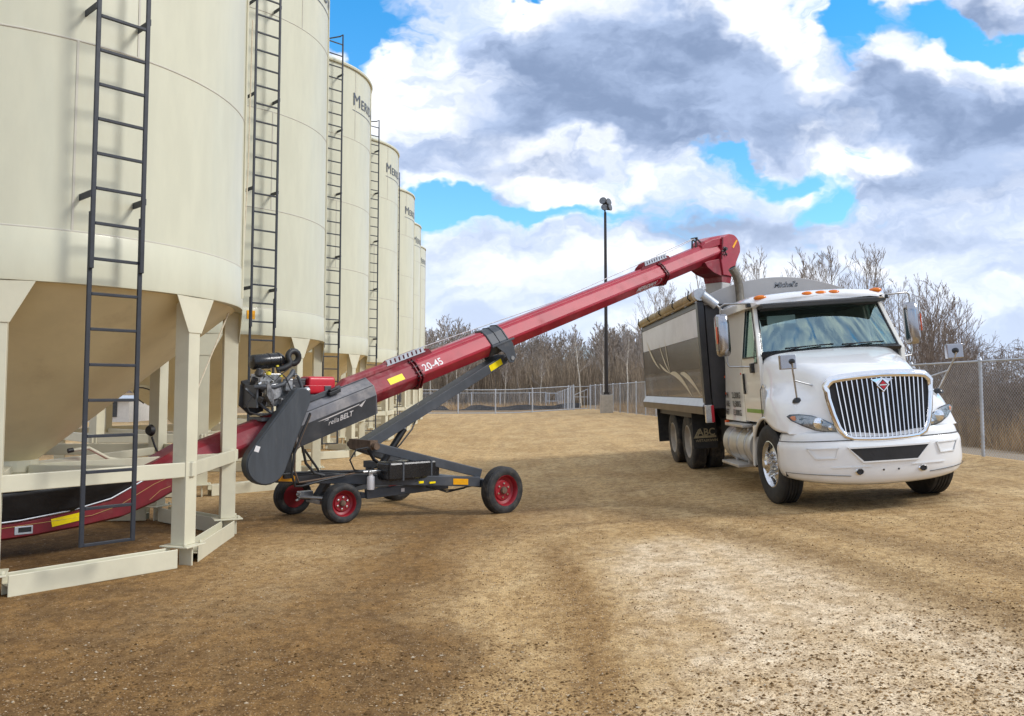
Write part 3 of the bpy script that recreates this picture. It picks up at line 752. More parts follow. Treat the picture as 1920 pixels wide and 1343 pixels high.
def make_bin(ladder_deg, text_deg):
    r = root('grain_bin', 'x', 'grain bin')
    N = 96
    MB().lathe([(RB - .05, ZB + .02), (RB, ZB + .02), (RB, ZT), (RB - .05, ZT)], n=N).build('wall', M['cream'], r, smooth=30)
    w = [c for c in kids(r)][0]
    # welded seams: rings and staggered verticals
    k = MB()
    for zz in (ZB + .46, ZB + 2.25, ZB + 4.05, ZB + 5.85):
        k.lathe([(RB + .0005, zz - .011), (RB + .006, zz - .005), (RB + .006, zz + .005), (RB + .0005, zz + .011)], n=N)
    for z0, z1, a in ((ZB + .46, ZB + 2.25, -49), (ZB + 2.25, ZB + 4.05, -36), (ZB + 4.05, ZB + 5.85, -60), (ZB + 5.85, ZT, -20), (ZB + .46, ZB + 2.25, 60), (ZB + 2.25, ZB + 4.05, 90)):
        a = R_(a); k.beam(pol(RB + .001, a, z0), pol(RB + .001, a, z1), .02, .009, up=pol(1, a, 0))
    k.build('seam', M['seam'], w, smooth=40)
    k = MB().lathe([(RB - .02, ZB - .02), (RB + .005, ZB - .02), (RB + .008, ZB + .0), (RB + .008, ZB + .445), (RB + .004, ZB + .455), (RB - .02, ZB + .455)], n=N)
    k.build('skirt_band', M['cream'], r, smooth=30)
    # hopper cone with its creases, and the outlet
    k = MB(); rings = []
    for t in np.linspace(0, 1, 7):
        rings.append([pol((RB - .04) * (1 - t) + .26 * t + (.006 if j % 6 == 0 else 0) * (1 - t), 2 * math.pi * j / N, (ZB + .02) * (1 - t) + 1.02 * t) for j in range(N)])
    k.loft(rings, True, False)
    c = k.build('hopper_cone', M['cream_bounce'], r, smooth=30)
    k = MB().lathe([(.26, 1.03), (.28, 1.03), (.28, .90), (.24, .90)], n=24)
    k.box((0, 0, .88), (.74, .62, .035)); k.box((.1, 0, .83), (.5, .5, .06)); k.box((.42, 0, .86), (.25, .3, .09))
    k.build('slide_gate', M['cream_leg'], c, bevel=.006)
    # inspection door on the cone, towards the camera side
    a = R_(-110); tc_ = .62; rc = (RB - .04) * (1 - tc_) + .26 * tc_; zc = (ZB + .02) * (1 - tc_) + 1.02 * tc_
    nrm = (pol(1, a, 0) * 1.78 - Vector((0, 0, 1)) * 2.14).normalized()
    mm = Matrix.Translation(pol(rc, a, zc)) @ nrm.to_track_quat('Z', 'Y').to_matrix().to_4x4()
    d = MB().lathe([(.27, -.05), (.30, -.05), (.30, .06), (.285, .075), (.001, .075)], n=28, m=mm).build('inspection_door', M['cream_bounce'], c, smooth=35)
    pts = [mm @ Vector((.32 * math.cos(t), .32 * math.sin(t), .07)) for t in np.linspace(.5, 3.6, 12)]
    MB().tube(pts, .012, 6).build('latch_cable', M['hose'], d, smooth=50)
    # chute box low on the far-left side of the cone
    # roof
    k = MB().lathe([(RB + .05, ZT - .06), (RB + .06, ZT - .02), (RB + .04, ZT + .02), (.42, ZT + 1.22), (.42, ZT + 1.42), (.0015, ZT + 1.5)], n=N)
    k.build('roof', M['cream'], r, smooth=30)
    # eight legs with gusset plates, standing on base plates
    for i in range(8):
        a = A0 + i * math.pi / 4; k = MB()
        p = pol(RB - .10, a, 0); rad = pol(1, a, 0)
        k.beam(p + Vector((0, 0, .222)), p + Vector((0, 0, ZB - .021)), .17, .17, up=rad)
        tang = Vector((-rad.y, rad.x, 0))
        q = pol(RB - .006, a, 0)
        k.prism([(-.29, 2.775), (.29, 2.775), (.10, 2.40), (-.10, 2.40)], lambda s_, z_, t_: q + tang * s_ + Vector((0, 0, z_)) - rad * t_, 0.0, .009)
        k.box((0, 0, .213), (.34, .30, .016), Matrix.Translation((p.x, p.y, 0)) @ Matrix.Rotation(a, 4, 'Z'))
        for s_ in (-1, 1):
            b_ = p + tang * .12 * s_ + rad * .12; k.tube([b_ + Vector((0, 0, .222)), b_ + Vector((0, 0, .25))], .018, 6)
        k.build('support_leg', M['cream_leg'], r, bevel=.006)
    # skid ring on the ground and stay ring at outlet height
    k, k2 = MB(), MB()
    for i in range(8):
        a = A0 + i * math.pi / 4; b_ = a + math.pi / 4
        p, q = pol(RB - .05, a, .105), pol(RB - .05, b_, .105); d = (q - p).normalized() * .14
        mid = (p + q) / 2; n_ = Vector((mid.x, mid.y, 0)).normalized()
        k.ibeam(p + d, q - d, .19, .16, .014, up=n_)
        p2, q2 = pol(RB - .02, a, .99), pol(RB - .02, b_, .99); d = (q2 - p2).normalized() * .02
        k2.beam(p2 - d * 2, q2 + d * 2, .05, .15)
        rr = pol(1, a, 0); k.box((0, 0, .10), (.16, .02, .185), Matrix.Translation(pol(RB - .06, a, 0)) @ Matrix.Rotation(a, 4, 'Z'))
        k2.beam(pol(.30, a, .93), pol(RB - .19, a, .97), .07, .10)
    k.build('skid_ring', M['cream_leg'], r, bevel=.006)
    k2.build('stay_ring', M['cream_leg'], r, bevel=.006)
    # ladder on stand-off brackets
    a = R_(ladder_deg); rad = pol(1, a, 0); tang = Vector((-rad.y, rad.x, 0)); lad = MB(); rg_ = MB()
    top = ZT + .62
    for s_ in (-1, 1):
        o_ = tang * .225 * s_
        lad.beam(pol(2.66, a, .42) + o_, pol(2.66, a, ZB + .62) + o_, .038, .028, up=rad)
        lad.beam(pol(2.692, a, ZB + .10) + o_, pol(2.692, a, ZT + .35) + o_, .038, .028, up=rad)
        lad.tube([pol(2.692, a, ZT + .33) + o_, pol(2.692, a, ZT + .62) + o_, pol(2.55, a, top) + o_, pol(2.0, a, top + .12) + o_, pol(1.9, a, top - .1) + o_], .02, 8)
    z_ = .435
    while z_ < ZT + .4:
        rr_ = 2.66 if z_ < ZB + .4 else 2.692
        lad.beam(pol(rr_, a, z_) - tang * .205, pol(rr_, a, z_) + tang * .205, .028, .028); z_ += .32
    L = lad.build('ladder', M['ladder'], r, bevel=.004)
    for zz in (ZB + .78, ZB + 2.52, ZB + 4.2, ZB + 5.9, ZB + 7.4):
        for s_ in (-1, 1):
            o_ = tang * .245 * s_
            MB().beam(pol(2.70, a, zz) + o_, pol(RB - .01, a, zz) + o_, .012, .06).build('bracket', M['ladder'], L)
    # lettering wrapped round the wall with a rule beneath
    def wrap(z0, th0=text_deg):
        return lambda x, y, t: pol(RB + .013 + t, R_(th0) + x / RB, z0 + y)
    zt = 9.62
    k = text_mb('M', .50, 0, 0, wrap(zt)); x0 = text_width('M', .50, 0) + .06
    k2 = text_mb('ERIDIAN', .38, .0, 0, lambda x, y, t: wrap(zt)(x + x0, y, t), track=1.08); k.add(k2.v, k2.f)
    k.build('lettering', M['letter_grey'], w)
    k = MB(); n = 24; Lx = 2.3
    vs = []
    for i in range(n + 1):
        for dz_ in (0, .022): vs.append(pol(RB + .005, R_(text_deg) + Lx * i / n / RB, zt - .16 + dz_))
    k.add(vs, [(2 * i, 2 * i + 2, 2 * i + 3, 2 * i + 1) for i in range(n)])
    k.build('rule_line', M['letter_grey'], w)
    # thin level-indicator conduit down the lane side
    a = R_(12)
    k = MB().tube([pol(RB + .014, a, ZB + .1), pol(RB + .014, a, ZT - .1)], .014, 6)
    k.build('conduit', M['cream_leg'], w, smooth=50)
    return r

proto = make_bin(-42, -23)
BINS = [(-5.63, 9.34, 'nearest cream hopper bin, cut by the left edge, with the auger hopper beneath it'),
        (-6.21, 16.3, 'second cream hopper bin from the camera, standing behind the auger engine'),
        (-6.54, 23.3, 'third cream hopper bin from the camera, its bent ladder top showing against the sky'),
        (-6.70, 30.3, 'fourth cream hopper bin from the camera, above the yellow-marked lower tube'),
        (-6.93, 37.3, 'fifth cream hopper bin, third from the far end of the row'),
        (-7.40, 44.3, 'sixth cream hopper bin, a thin strip next to the last one'),
        (-7.88, 51.3, 'last and farthest cream hopper bin, closing the row')]
cm = child_map()
for i, (x, y, lb) in enumerate(BINS):
    b_ = proto if i == 0 else copy_tree(proto, cm)
    b_.location = (x, y, -.005); b_['label'] = lb; b_['group'] = 'row of cream hopper bins'
    if i: b_.rotation_euler = (0, 0, R_(-4))
# safety sticker between the ladder rails of the second bin
pr2 = pol(RB + .012, R_(-44.5), ZB + .33); a = R_(-44.5); tg = Vector((-math.sin(a), math.cos(a), 0))
sec = [o for o in bpy.data.objects if o.get('label', '').startswith('second cream')][0]
MB().prism([(-.075, -.075), (.075, -.075), (.075, .075), (-.075, .075)], lambda s_, z_, t_: pr2 + tg * s_ + Vector((0, 0, z_)) + pol(1, a, 0) * t_, 0, .003).build('warning_sticker', M['amber_decal'], sec)
# rope hanging from the nearest bin down to its stay ring
rp = [(-3.30, 10.25, 6.5), (-3.31, 10.22, 4.6), (-3.33, 10.15, 3.3), (-3.40, 9.85, 2.7), (-3.52, 9.35, 1.9), (-3.60, 9.0, 1.3), (-3.62, 8.92, 1.03)]
tag(MB().tube(rp, .009, 5).build('rope', M['rope'], smooth=60), 'thin pale rope hanging down the nearest bin past its leg', 'rope')
# far service building seen between the cones
sh = root('service_shed', 'low white shed with dark panels glimpsed far off under the bins', 'shed', (-25.2, 49, 0))
MB().box((0, 0, .62), (7, 4, 1.24)).build('wall', M['shed'], sh)
for i in range(4): MB().box((1.0 + i * .55, -2.02, .72), (.35, .06, .85)).build('window', M['shed_dark'], sh)
MB().prism([(-2.2, 1.24), (2.2, 1.24), (0, 1.5)], lambda a_, b_, t_: Vector((t_, a_, b_)), -3.6, 3.6).build('roof', M['galv'], sh)

# ================================================================== GRAIN TRUCK  (local: x right in the photo, y towards its tail, z up)
TK = root('grain_truck', 'white tandem-axle grain truck with chrome grille, parked facing the camera', 'truck', (4.63, 11.2, .372), (0, R_(-3.8), 0))
def ring_lathe(mb, prof, n=40, m=Matrix(), axis='X'):
    rings = []
    for r, h in prof:
        rings.append([m @ Vector((h, r * math.cos(2 * math.pi * j / n), r * math.sin(2 * math.pi * j / n))) for j in range(n)])
    return mb.loft(rings, True, False, True)
def tread(hw, R, grooves, dep=.012):
    p = [(R * .58, -hw * .86), (R * .72, -hw * 1.0), (R * .86, -hw * 1.0), (R * .955, -hw * .92), (R, -hw * .78)]
    for g_ in grooves: p += [(R, g_ - .008), (R - dep, g_ - .006), (R - dep, g_ + .006), (R, g_ + .008)]
    p += [(R, hw * .78), (R * .955, hw * .92), (R * .86, hw * 1.0), (R * .72, hw * 1.0), (R * .58, hw * .86)]
    return p
RY = .525
def front_wheel(x, yaw=0.0):
    s = 1 if x > 0 else -1
    mm = Matrix.Translation((x, 0, RY - .012)) @ Matrix.Rotation(R_(yaw), 4, 'Z') @ (Matrix() if s > 0 else Matrix.Rotation(math.pi, 4, 'Z'))
    ty = ring_lathe(MB(), tread(.145, RY, (-.06, -.02, .02, .06)), 56, mm).build('wheel', M['rubber'], TK, smooth=35)
    k = MB().lathe([(.30, -.10), (.305, .10), (.315, .125), (.30, .13), (.285, .10), (.27, .045), (.20, .075), (.13, .085), (.001, .085)], axis='X', n=48, m=mm)
    k.lathe([(.115, .08), (.112, .17), (.09, .185), (.06, .19), (.055, .215), (.001, .22)], axis='X', n=24, m=mm)
    k.build('rim', M['alloy'], ty, smooth=35)
    kh, kn = MB(), MB()
    for i in range(10):
        a = 2 * math.pi * i / 10
        h_ = mm @ Matrix.Translation((.062, .236 * math.cos(a), .236 * math.sin(a))) @ Matrix.Rotation(a, 4, 'X')
        kh.lathe([(.001, -.01), (.031, -.01), (.031, .012), (.001, .012)], axis='X', n=14, m=h_)
        n_ = mm @ Matrix.Translation((.08, .150 * math.cos(a + .3), .150 * math.sin(a + .3)))
        MB().lathe([(.019, 0), (.019, .04), (.013, .075), (.001, .08)], axis='X', n=10, m=n_).build('lug_nut', M['chrome'], ty, smooth=40)
    kh.build('hand_hole', M['black'], ty)
front_wheel(-1.0, 2); front_wheel(.945, 2)
def rear_wheel(x, y):
    s = 1 if x > 0 else -1
    mm = Matrix.Translation((x, y, RY - .012)) @ (Matrix() if s > 0 else Matrix.Rotation(math.pi, 4, 'Z'))
    ty = ring_lathe(MB(), tread(.135, RY, (-.055, -.018, .018, .055)), 48, mm)
    ring_lathe(ty, tread(.135, RY, (-.055, -.018, .018, .055)), 48, mm @ Matrix.Translation((-.33, 0, 0)))
    ty = ty.build('wheel', M['rubber_dusty'], TK, smooth=35)
    MB().lathe([(.30, -.44), (.30, .10), (.315, .122), (.30, .127), (.288, .09), (.275, -.02), (.20, -.055), (.12, -.04), (.115, .06), (.10, .075), (.001, .075)], axis='X', n=40, m=mm).build('rim', M['rim_dusty'], ty, smooth=35)
for y_ in (4.92, 6.36):
    for s_ in (-1, 1): rear_wheel(s_ * 1.06, y_)

# --- chassis
k = MB()
for s_ in (-1, 1): k.beam((s_ * .43, -.7, .92), (s_ * .43, 9.0, .92), .09, .26)
for y_ in (0, 4.92, 6.36): k.tube([(-.95, y_, .52), (.95, y_, .52)], .085, 10)
for y_ in (4.92, 6.36): k.lathe([(.001, -.2), (.2, -.12), (.24, 0), (.2, .12), (.001, .2)], c=(0, y_, .54), axis='Y', n=16)
k.box((0, 5.64, .62), (1.2, .5, .25)); k.box((0, .3, .75), (.8, 1.5, .5)); k.tube([(.1, 1.0, .7), (.02, 4.8, .58)], .055, 10)
k.box((0, 4.6, 1.08), (1.5, 8.8, .12)); k.box((-.62, 3.4, .78), (.34, .9, .42)); k.box((.7, 2.6, .72), (.5, 1.6, .5))
k.tube([(-.75, 2.9, .52), (-.5, 2.9, .52)], .17, 14)
k.build('chassis', M['black'], TK, bevel=.01)

# --- hood with fenders: cross-sections from the cowl to the nose
S = [(.46, 0, [(0, 2.04), (.50, 2.035), (.84, 2.01), (.97, 1.95), (1.02, 1.80), (1.03, 1.60), (1.03, 1.40), (1.03, 1.2), (1.03, 1.0)]),
     (.30, 0, [(0, 2.02), (.49, 2.01), (.82, 1.975), (.95, 1.90), (1.0, 1.74), (1.02, 1.56), (1.06, 1.42), (1.08, 1.22), (1.08, .99)]),
     (0, .01, [(0, 1.965), (.46, 1.955), (.76, 1.915), (.875, 1.82), (.93, 1.63), (1.03, 1.53), (1.14, 1.43), (1.185, 1.27), (1.19, 1.14)]),
     (-.35, .06, [(0, 1.88), (.42, 1.87), (.685, 1.83), (.785, 1.73), (.85, 1.55), (1.0, 1.475), (1.14, 1.37), (1.19, 1.19), (1.195, 1.02)]),
     (-.66, .15, [(0, 1.785), (.38, 1.775), (.615, 1.74), (.705, 1.64), (.78, 1.48), (.94, 1.395), (1.09, 1.285), (1.165, 1.13), (1.175, .97)]),
     (-.90, .28, [(0, 1.69), (.36, 1.68), (.575, 1.64), (.655, 1.545), (.735, 1.42), (.88, 1.325), (1.02, 1.225), (1.11, 1.085), (1.135, .965)]),
     (-1.02, .34, [(0, 1.615), (.34, 1.605), (.54, 1.56), (.635, 1.475), (.72, 1.37), (.86, 1.275), (1.0, 1.17), (1.09, 1.06), (1.12, .962)]),
     (-1.06, .36, [(0, 1.52), (.34, 1.51), (.53, 1.47), (.62, 1.39), (.705, 1.29), (.845, 1.20), (.985, 1.115), (1.08, 1.03), (1.115, .96)]),
     (-1.09, .36, [(0, 1.0), (.34, 1.0), (.51, 1.0), (.60, 1.0), (.685, 1.0), (.825, .99), (.965, .98), (1.07, .965), (1.11, .955)]),
     (-1.09, .36, [(0, .90), (.34, .90), (.51, .90), (.60, .90), (.685, .905), (.825, .92), (.965, .935), (1.07, .945), (1.11, .95)])]
rings = []
for ys_, kk, hp in S:
    full = [(-a, b) for a, b in hp[::-1]] + hp[1:]
    rings.append([Vector((a, ys_ + kk * (a / 1.15) ** 2, b)) for a, b in full])
hd = MB().loft(rings, False, False).build('hood', M['white_paint'], TK, smooth=180, subsurf=2)
md = hd.modifiers.new('thickness', 'SOLIDIFY'); md.thickness = .012; md.offset = -1
# wheel-arch liners and lip
for s_ in (-1, 1):
    k = MB(); rr = []
    for t in np.linspace(R_(-8), R_(188), 18):
        y_, z_ = -.66 * math.cos(t), .50 + .62 * math.sin(t)
        rr.append([Vector((s_ * q, y_, z_)) for q in (1.155, .55)])
    k.loft(rr, False, False).build('wheel_arch', M['black'], TK, smooth=60)
    k = MB()
    pts = [(s_ * 1.165, -.66 * math.cos(t), .50 + .63 * math.sin(t)) for t in np.linspace(R_(82), R_(186), 12)]
    k.tube(pts, .022, 8); k.build('fender_lip', M['white_side_shade'], TK, smooth=60)
    # fender rear skirt down to the step
    k = MB().prism([(.50, 1.02), (.60, 1.0), (.64, .72), (.70, .42), (.66, .42), (.58, .70)], lambda a, b, t: Vector((s_ * t, a, b)), .70, 1.17)
    k.build('fender_skirt', M['white_side_shade'], TK, bevel=.01)
k = MB()
for s_ in (-1, 1): k.tube([(s_ * 1.075, .40, z_) for z_ in np.linspace(1.0, 1.5, 6)] + [(s_ * 1.0, .42, 1.62), (s_ * .93, .44, 1.84)], .006, 6)
k.build('hood_seam', M['black'], hd)
# side vent badge
MB().box((-1.045, .33, 1.555), (.01, .10, .035)).build('badge', M['chrome'], hd)

# --- bumper
bp_ = [(0, -1.19), (.22, -1.185), (.45, -1.165), (.68, -1.12), (.88, -1.04), (1.03, -.93), (1.13, -.80), (1.185, -.65), (1.20, -.50)]
def bump_y(x): return float(np.interp(abs(x), [p[0] for p in bp_], [p[1] for p in bp_]))
prof = [(.30, .13), (.33, .05), (.42, .012), (.56, 0), (.70, .006), (.79, 0), (.835, .03), (.86, .045), (.90, .05), (.955, .075), (.965, .12)]
path = [(-a, b) for a, b in bp_[::-1]] + bp_[1:]
rings = []
for i, (a, b) in enumerate(path):
    nrm = Vector((path[min(i + 1, 16)][1] - path[max(i - 1, 0)][1], path[max(i - 1, 0)][0] - path[min(i + 1, 16)][0], 0)).normalized()
    if nrm.y > 0: nrm = -nrm
    rings.append([Vector((a, b, z_ + (.075 * (a / 1.2) ** 2 if z_ < .5 else 0))) - nrm * o_ for z_, o_ in prof])
bu = MB().loft(rings, False, False).build('bumper', M['white_plastic'], TK, smooth=50)
bu.modifiers.new('subsurf', 'SUBSURF').render_levels = 1; md = bu.modifiers.new('thickness', 'SOLIDIFY'); md.thickness = .02; md.offset = -1
fb = lambda off: (lambda a, b, t: Vector((a, bump_y(a) - off - t, b)))
def strip_poly(mb, top, bot, fn, t0, t1, n=16):
    """a panel between two (x, z) edges, cut fine enough to follow the bumper's curve"""
    rows = []
    for i in range(n + 1):
        u_ = i / n
        rows.append([fn(*(np.array(e[0]) * (1 - u_) + np.array(e[1]) * u_), t) for e, t in ((bot, t0), (top, t0), (top, t1), (bot, t1))])
    return mb.loft([[Vector(p) for p in r] for r in rows], True, True)
k = strip_poly(MB(), ((-.50, .755), (.50, .755)), ((-.34, .60), (.34, .60)), fb(-.012), 0, .022); k.build('intake', M['black'], bu)
k = MB()
for s_ in (-1, 1):
    strip_poly(k, ((s_ * .525, .775), (s_ * .50, .755)), ((s_ * .355, .582), (s_ * .34, .60)), fb(-.01), 0, .03, 2)
strip_poly(k, ((-.525, .775), (.525, .775)), ((-.50, .756), (.50, .756)), fb(-.01), 0, .03); strip_poly(k, ((-.34, .599), (.34, .599)), ((-.355, .582), (.355, .582)), fb(-.01), 0, .03)
for s_ in (-1, 1):
    # moulded fog-lamp pockets
    for (xa, za, xb, zb) in ((.62, .775, .98, .775), (.66, .655, .90, .655)):
        strip_poly(k, ((s_ * xa, za), (s_ * xb, za)), ((s_ * xa, za - .012), (s_ * xb, za - .012)), fb(-.006), 0, .016, 6)
    strip_poly(k, ((s_ * .62, .775), (s_ * .632, .775)), ((s_ * .66, .645), (s_ * .672, .645)), fb(-.006), 0, .016, 2)
    strip_poly(k, ((s_ * .96, .775), (s_ * .98, .775)), ((s_ * .88, .645), (s_ * .90, .645)), fb(-.006), 0, .016, 2)
    strip_poly(k, ((s_ * .26, .538), (s_ * .72, .538)), ((s_ * .26, .530), (s_ * .72, .530)), fb(-.004), 0, .010, 6)
k.build('moulding', M['white_plastic'], bu, smooth=40)
k = MB()
strip_poly(k, ((-1.19, .862), (1.19, .862)), ((-1.19, .852), (1.19, .852)), fb(-.035), 0, .002, 40)
strip_poly(k, ((-1.17, .476), (-.5, .43)), ((-1.17, .471), (-.5, .425)), fb(-.022), 0, .010, 16)
strip_poly(k, ((.5, .43), (1.17, .476)), ((.5, .425), (1.17, .471)), fb(-.022), 0, .010, 16)
k.build('panel_gap', M['black'], bu)
for s_ in (-1, 1):
    mm = Matrix.Translation((s_ * .40, bump_y(.4) + .004, .478)) @ Matrix.Diagonal((1.15, 1, .8, 1))
    t_ = MB().lathe([(.001, .02), (.045, .01), (.05, -.008), (.04, -.02), (.032, -.004), (.001, .0)], axis='Y', n=20, m=mm); t_.build('tow_hook_port', M['chrome'], bu, smooth=40)
    MB().lathe([(.001, .0), (.030, -.003), (.030, -.012), (.001, -.012)], axis='Y', n=20, m=mm).build('tow_hook', M['black'], bu)
k = MB()
for x_ in (-.10, .09): k.lathe([(.001, 0), (.012, -.002), (.012, -.012), (.001, -.014)], c=(x_, bump_y(x_) + .015, .485), axis='Y', n=8)
k.build('plate_bolt', M['black'], bu)

# --- grille
def gy(x, z): return -1.105 - (1.6 - z) * .055 + .30 * (x / 1.15) ** 2
half = [(0, 1.605), (.25, 1.598), (.45, 1.585), (.59, 1.568), (.645, 1.515), (.638, 1.38), (.60, 1.18), (.555, 1.02), (.50, .925), (.41, .885), (.22, .872), (0, .868)]
loop = half + [(-a, b) for a, b in half[::-1][1:-1]]
dense = []
for i in range(len(loop)):
    a, b = Vector(loop[i]), Vector(loop[(i + 1) % len(loop)])
    for t in (0, .5): dense.append(a.lerp(b, t))
gr = MB()
rings = []
n_ = len(dense)
for i, p in enumerate(dense):
    t = (dense[(i + 1) % n_] - dense[i - 1]).normalized(); nn = Vector((t.y, -t.x))
    if nn.dot(p - Vector((0, 1.2))) < 0: nn = -nn
    wd = .080 if p.y > 1.5 else .062
    ring = []
    for a_, b_ in ((-.2, .0), (-.25, .55), (.0, 1.0), (.45, .95), (.85, .55), (1.0, 0), (.8, -.5), (0, -.6)):
        q = p + nn * (wd * a_); ring.append(Vector((q.x, gy(p.x, p.y) - .045 * b_ + .01, q.y)))
    rings.append(ring)
gro = gr.loft(rings, True, False, True).build('grille', M['chrome'], TK, smooth=60)
ins = [(p.x * .985, 1.2 + (p.y - 1.2) * .985) for p in dense]
MB().add([(a, gy(a, b) + .012, b) for a, b in ins] + [(0, gy(0, 1.2) + .012, 1.2)], [(i, (i + 1) % n_, n_) for i in range(n_)]).build('grille_backing', M['black'], gro)
k = MB()
tops = lambda x: float(np.interp(abs(x), [0, .25, .45, .575, .61], [1.595, 1.59, 1.575, 1.55, 1.50]))
bots = lambda x: float(np.interp(abs(x), [0, .22, .41, .50, .56, .60], [.872, .876, .89, .93, 1.03, 1.2]))
for i in range(19):
    x_ = (i - 9) * .0615
    xb = x_ * .90
    zt_, zb_ = tops(x_), bots(xb)
    w_ = .012 if i != 9 else .020
    k.beam((xb, gy(xb, zb_) - .005, zb_), (x_, gy(x_, zt_) - .005, zt_), w_, .035, up=(0, 1, 0))
k.build('grille_bars', M['chrome'], gro)
k = MB()
fg = lambda off: (lambda a, b, t: Vector((a, gy(a, b) - off - t, b)))
k.prism([(-.15, 1.572), (0, 1.585), (.15, 1.572), (.09, 1.535), (.05, 1.47), (0, 1.415), (-.05, 1.47), (-.09, 1.535)], fg(.02), 0, .016)
em = k.build('emblem', M['chrome'], gro, bevel=.004)
dm = lambda s_: [(-s_, 1.50), (0, 1.50 + s_ * 1.05), (s_, 1.50), (0, 1.50 - s_ * 1.05)]
MB().prism(dm(.084), fg(.032), 0, .02).build('emblem_rim', M['chrome'], em, bevel=.004)
MB().prism(dm(.064), fg(.052), 0, .003).build('emblem_black', M['black_gloss'], em)
k = MB().prism([(-.040, 1.511), (0, 1.553), (.040, 1.511)], fg(.055), 0, .003); k.prism([(-.040, 1.489), (.040, 1.489), (0, 1.447)], fg(.055), 0, .003)
k.build('emblem_red', M['red_plastic'], em)
MB().prism([(-.048, 1.493), (.048, 1.493), (.048, 1.507), (-.048, 1.507)], fg(.0555), 0, .003).build('emblem_band', M['white_decal'], em)
k = strip_poly(MB(), ((-.60, .868), (.60, .868)), ((-.52, .845), (.52, .845)), lambda a, b, t: Vector((a, -1.12 + .30 * (a / 1.15) ** 2 - t, b)), 0, .02, 12); k.build('lower_vent', M['black'], gro)

# --- headlamps on the nose
def fy(x, z):
    x = abs(x); zt_ = np.interp(x, [.5, .62, .72, .86, 1.0, 1.09, 1.12], [1.56, 1.475, 1.37, 1.275, 1.17, 1.06, .97]); zm = zt_ - .085; kk = (x / 1.15) ** 2
    if z > zm: y_ = -1.06 + .36 * kk + (z - zm) / .085 * (.04 - .02 * kk)
    else: y_ = -1.09 + .36 * kk + max(0, (z - .95)) / max(.02, zm - .95) * .03
    return y_
hl = [(.50, .972), (.56, .958), (.68, .962), (.82, .990), (.95, 1.050), (1.05, 1.115), (1.085, 1.165), (1.05, 1.188), (.96, 1.190), (.84, 1.170), (.72, 1.120), (.60, 1.045)]
for s_ in (-1, 1):
    cxm, czm = .80, 1.075
    def fill(mb, pts, off, scale=1.0, cc=None):
        n = len(pts); P_ = []; cxm, czm = cc or (.80, 1.075)
        for (a, b) in pts:
            a2, b2 = cxm + (a - cxm) * scale, czm + (b - czm) * scale
            P_.append(Vector((s_ * a2, fy(a2, b2) - off, b2)))
        mids = [Vector((s_ * (cxm + (a - cxm) * scale * .5), fy(cxm + (a - cxm) * scale * .5, czm + (b - czm) * scale * .5) - off - .01, czm + (b - czm) * scale * .5)) for a, b in pts]
        mb.add(P_ + mids + [Vector((s_ * cxm, fy(cxm, czm) - off - .014, czm))], [(i, (i + 1) % n, n + (i + 1) % n, n + i) for i in range(n)] + [(n + i, n + (i + 1) % n, 2 * n) for i in range(n)]); return mb
    h_ = fill(MB(), hl, .012, 1.05).build('headlight', M['lens_dark'], TK, smooth=60)
    fill(MB(), hl, .016, .90).build('reflector', M['lens'], h_, smooth=60)
    k = MB().lathe([(.001, -.03), (.035, -.028), (.058, -.012), (.068, -.012), (.072, .01), (.001, .012)], c=(s_ * .78, fy(.78, 1.07) - .03, 1.075), axis='Y', n=24)
    k.lathe([(.001, -.014), (.03, -.012), (.036, .01), (.001, .012)], c=(s_ * .655, fy(.655, 1.02) - .028, 1.012), axis='Y', n=18)
    k.build('projector', M['chrome'], h_, smooth=50)
    am = [(a, b) for a, b in hl if a > .94]
    fill(MB(), [(1.03, 1.112), (1.05, 1.125), (1.072, 1.158), (1.045, 1.174), (1.015, 1.174), (1.012, 1.13)], .030, 1.0, (1.04, 1.148)).build('turn_signal', M['amber'], h_, smooth=60)
    fill(MB(), hl, .046, 1.0).build('lamp_cover', M['glass_lamp'], h_, smooth=60)

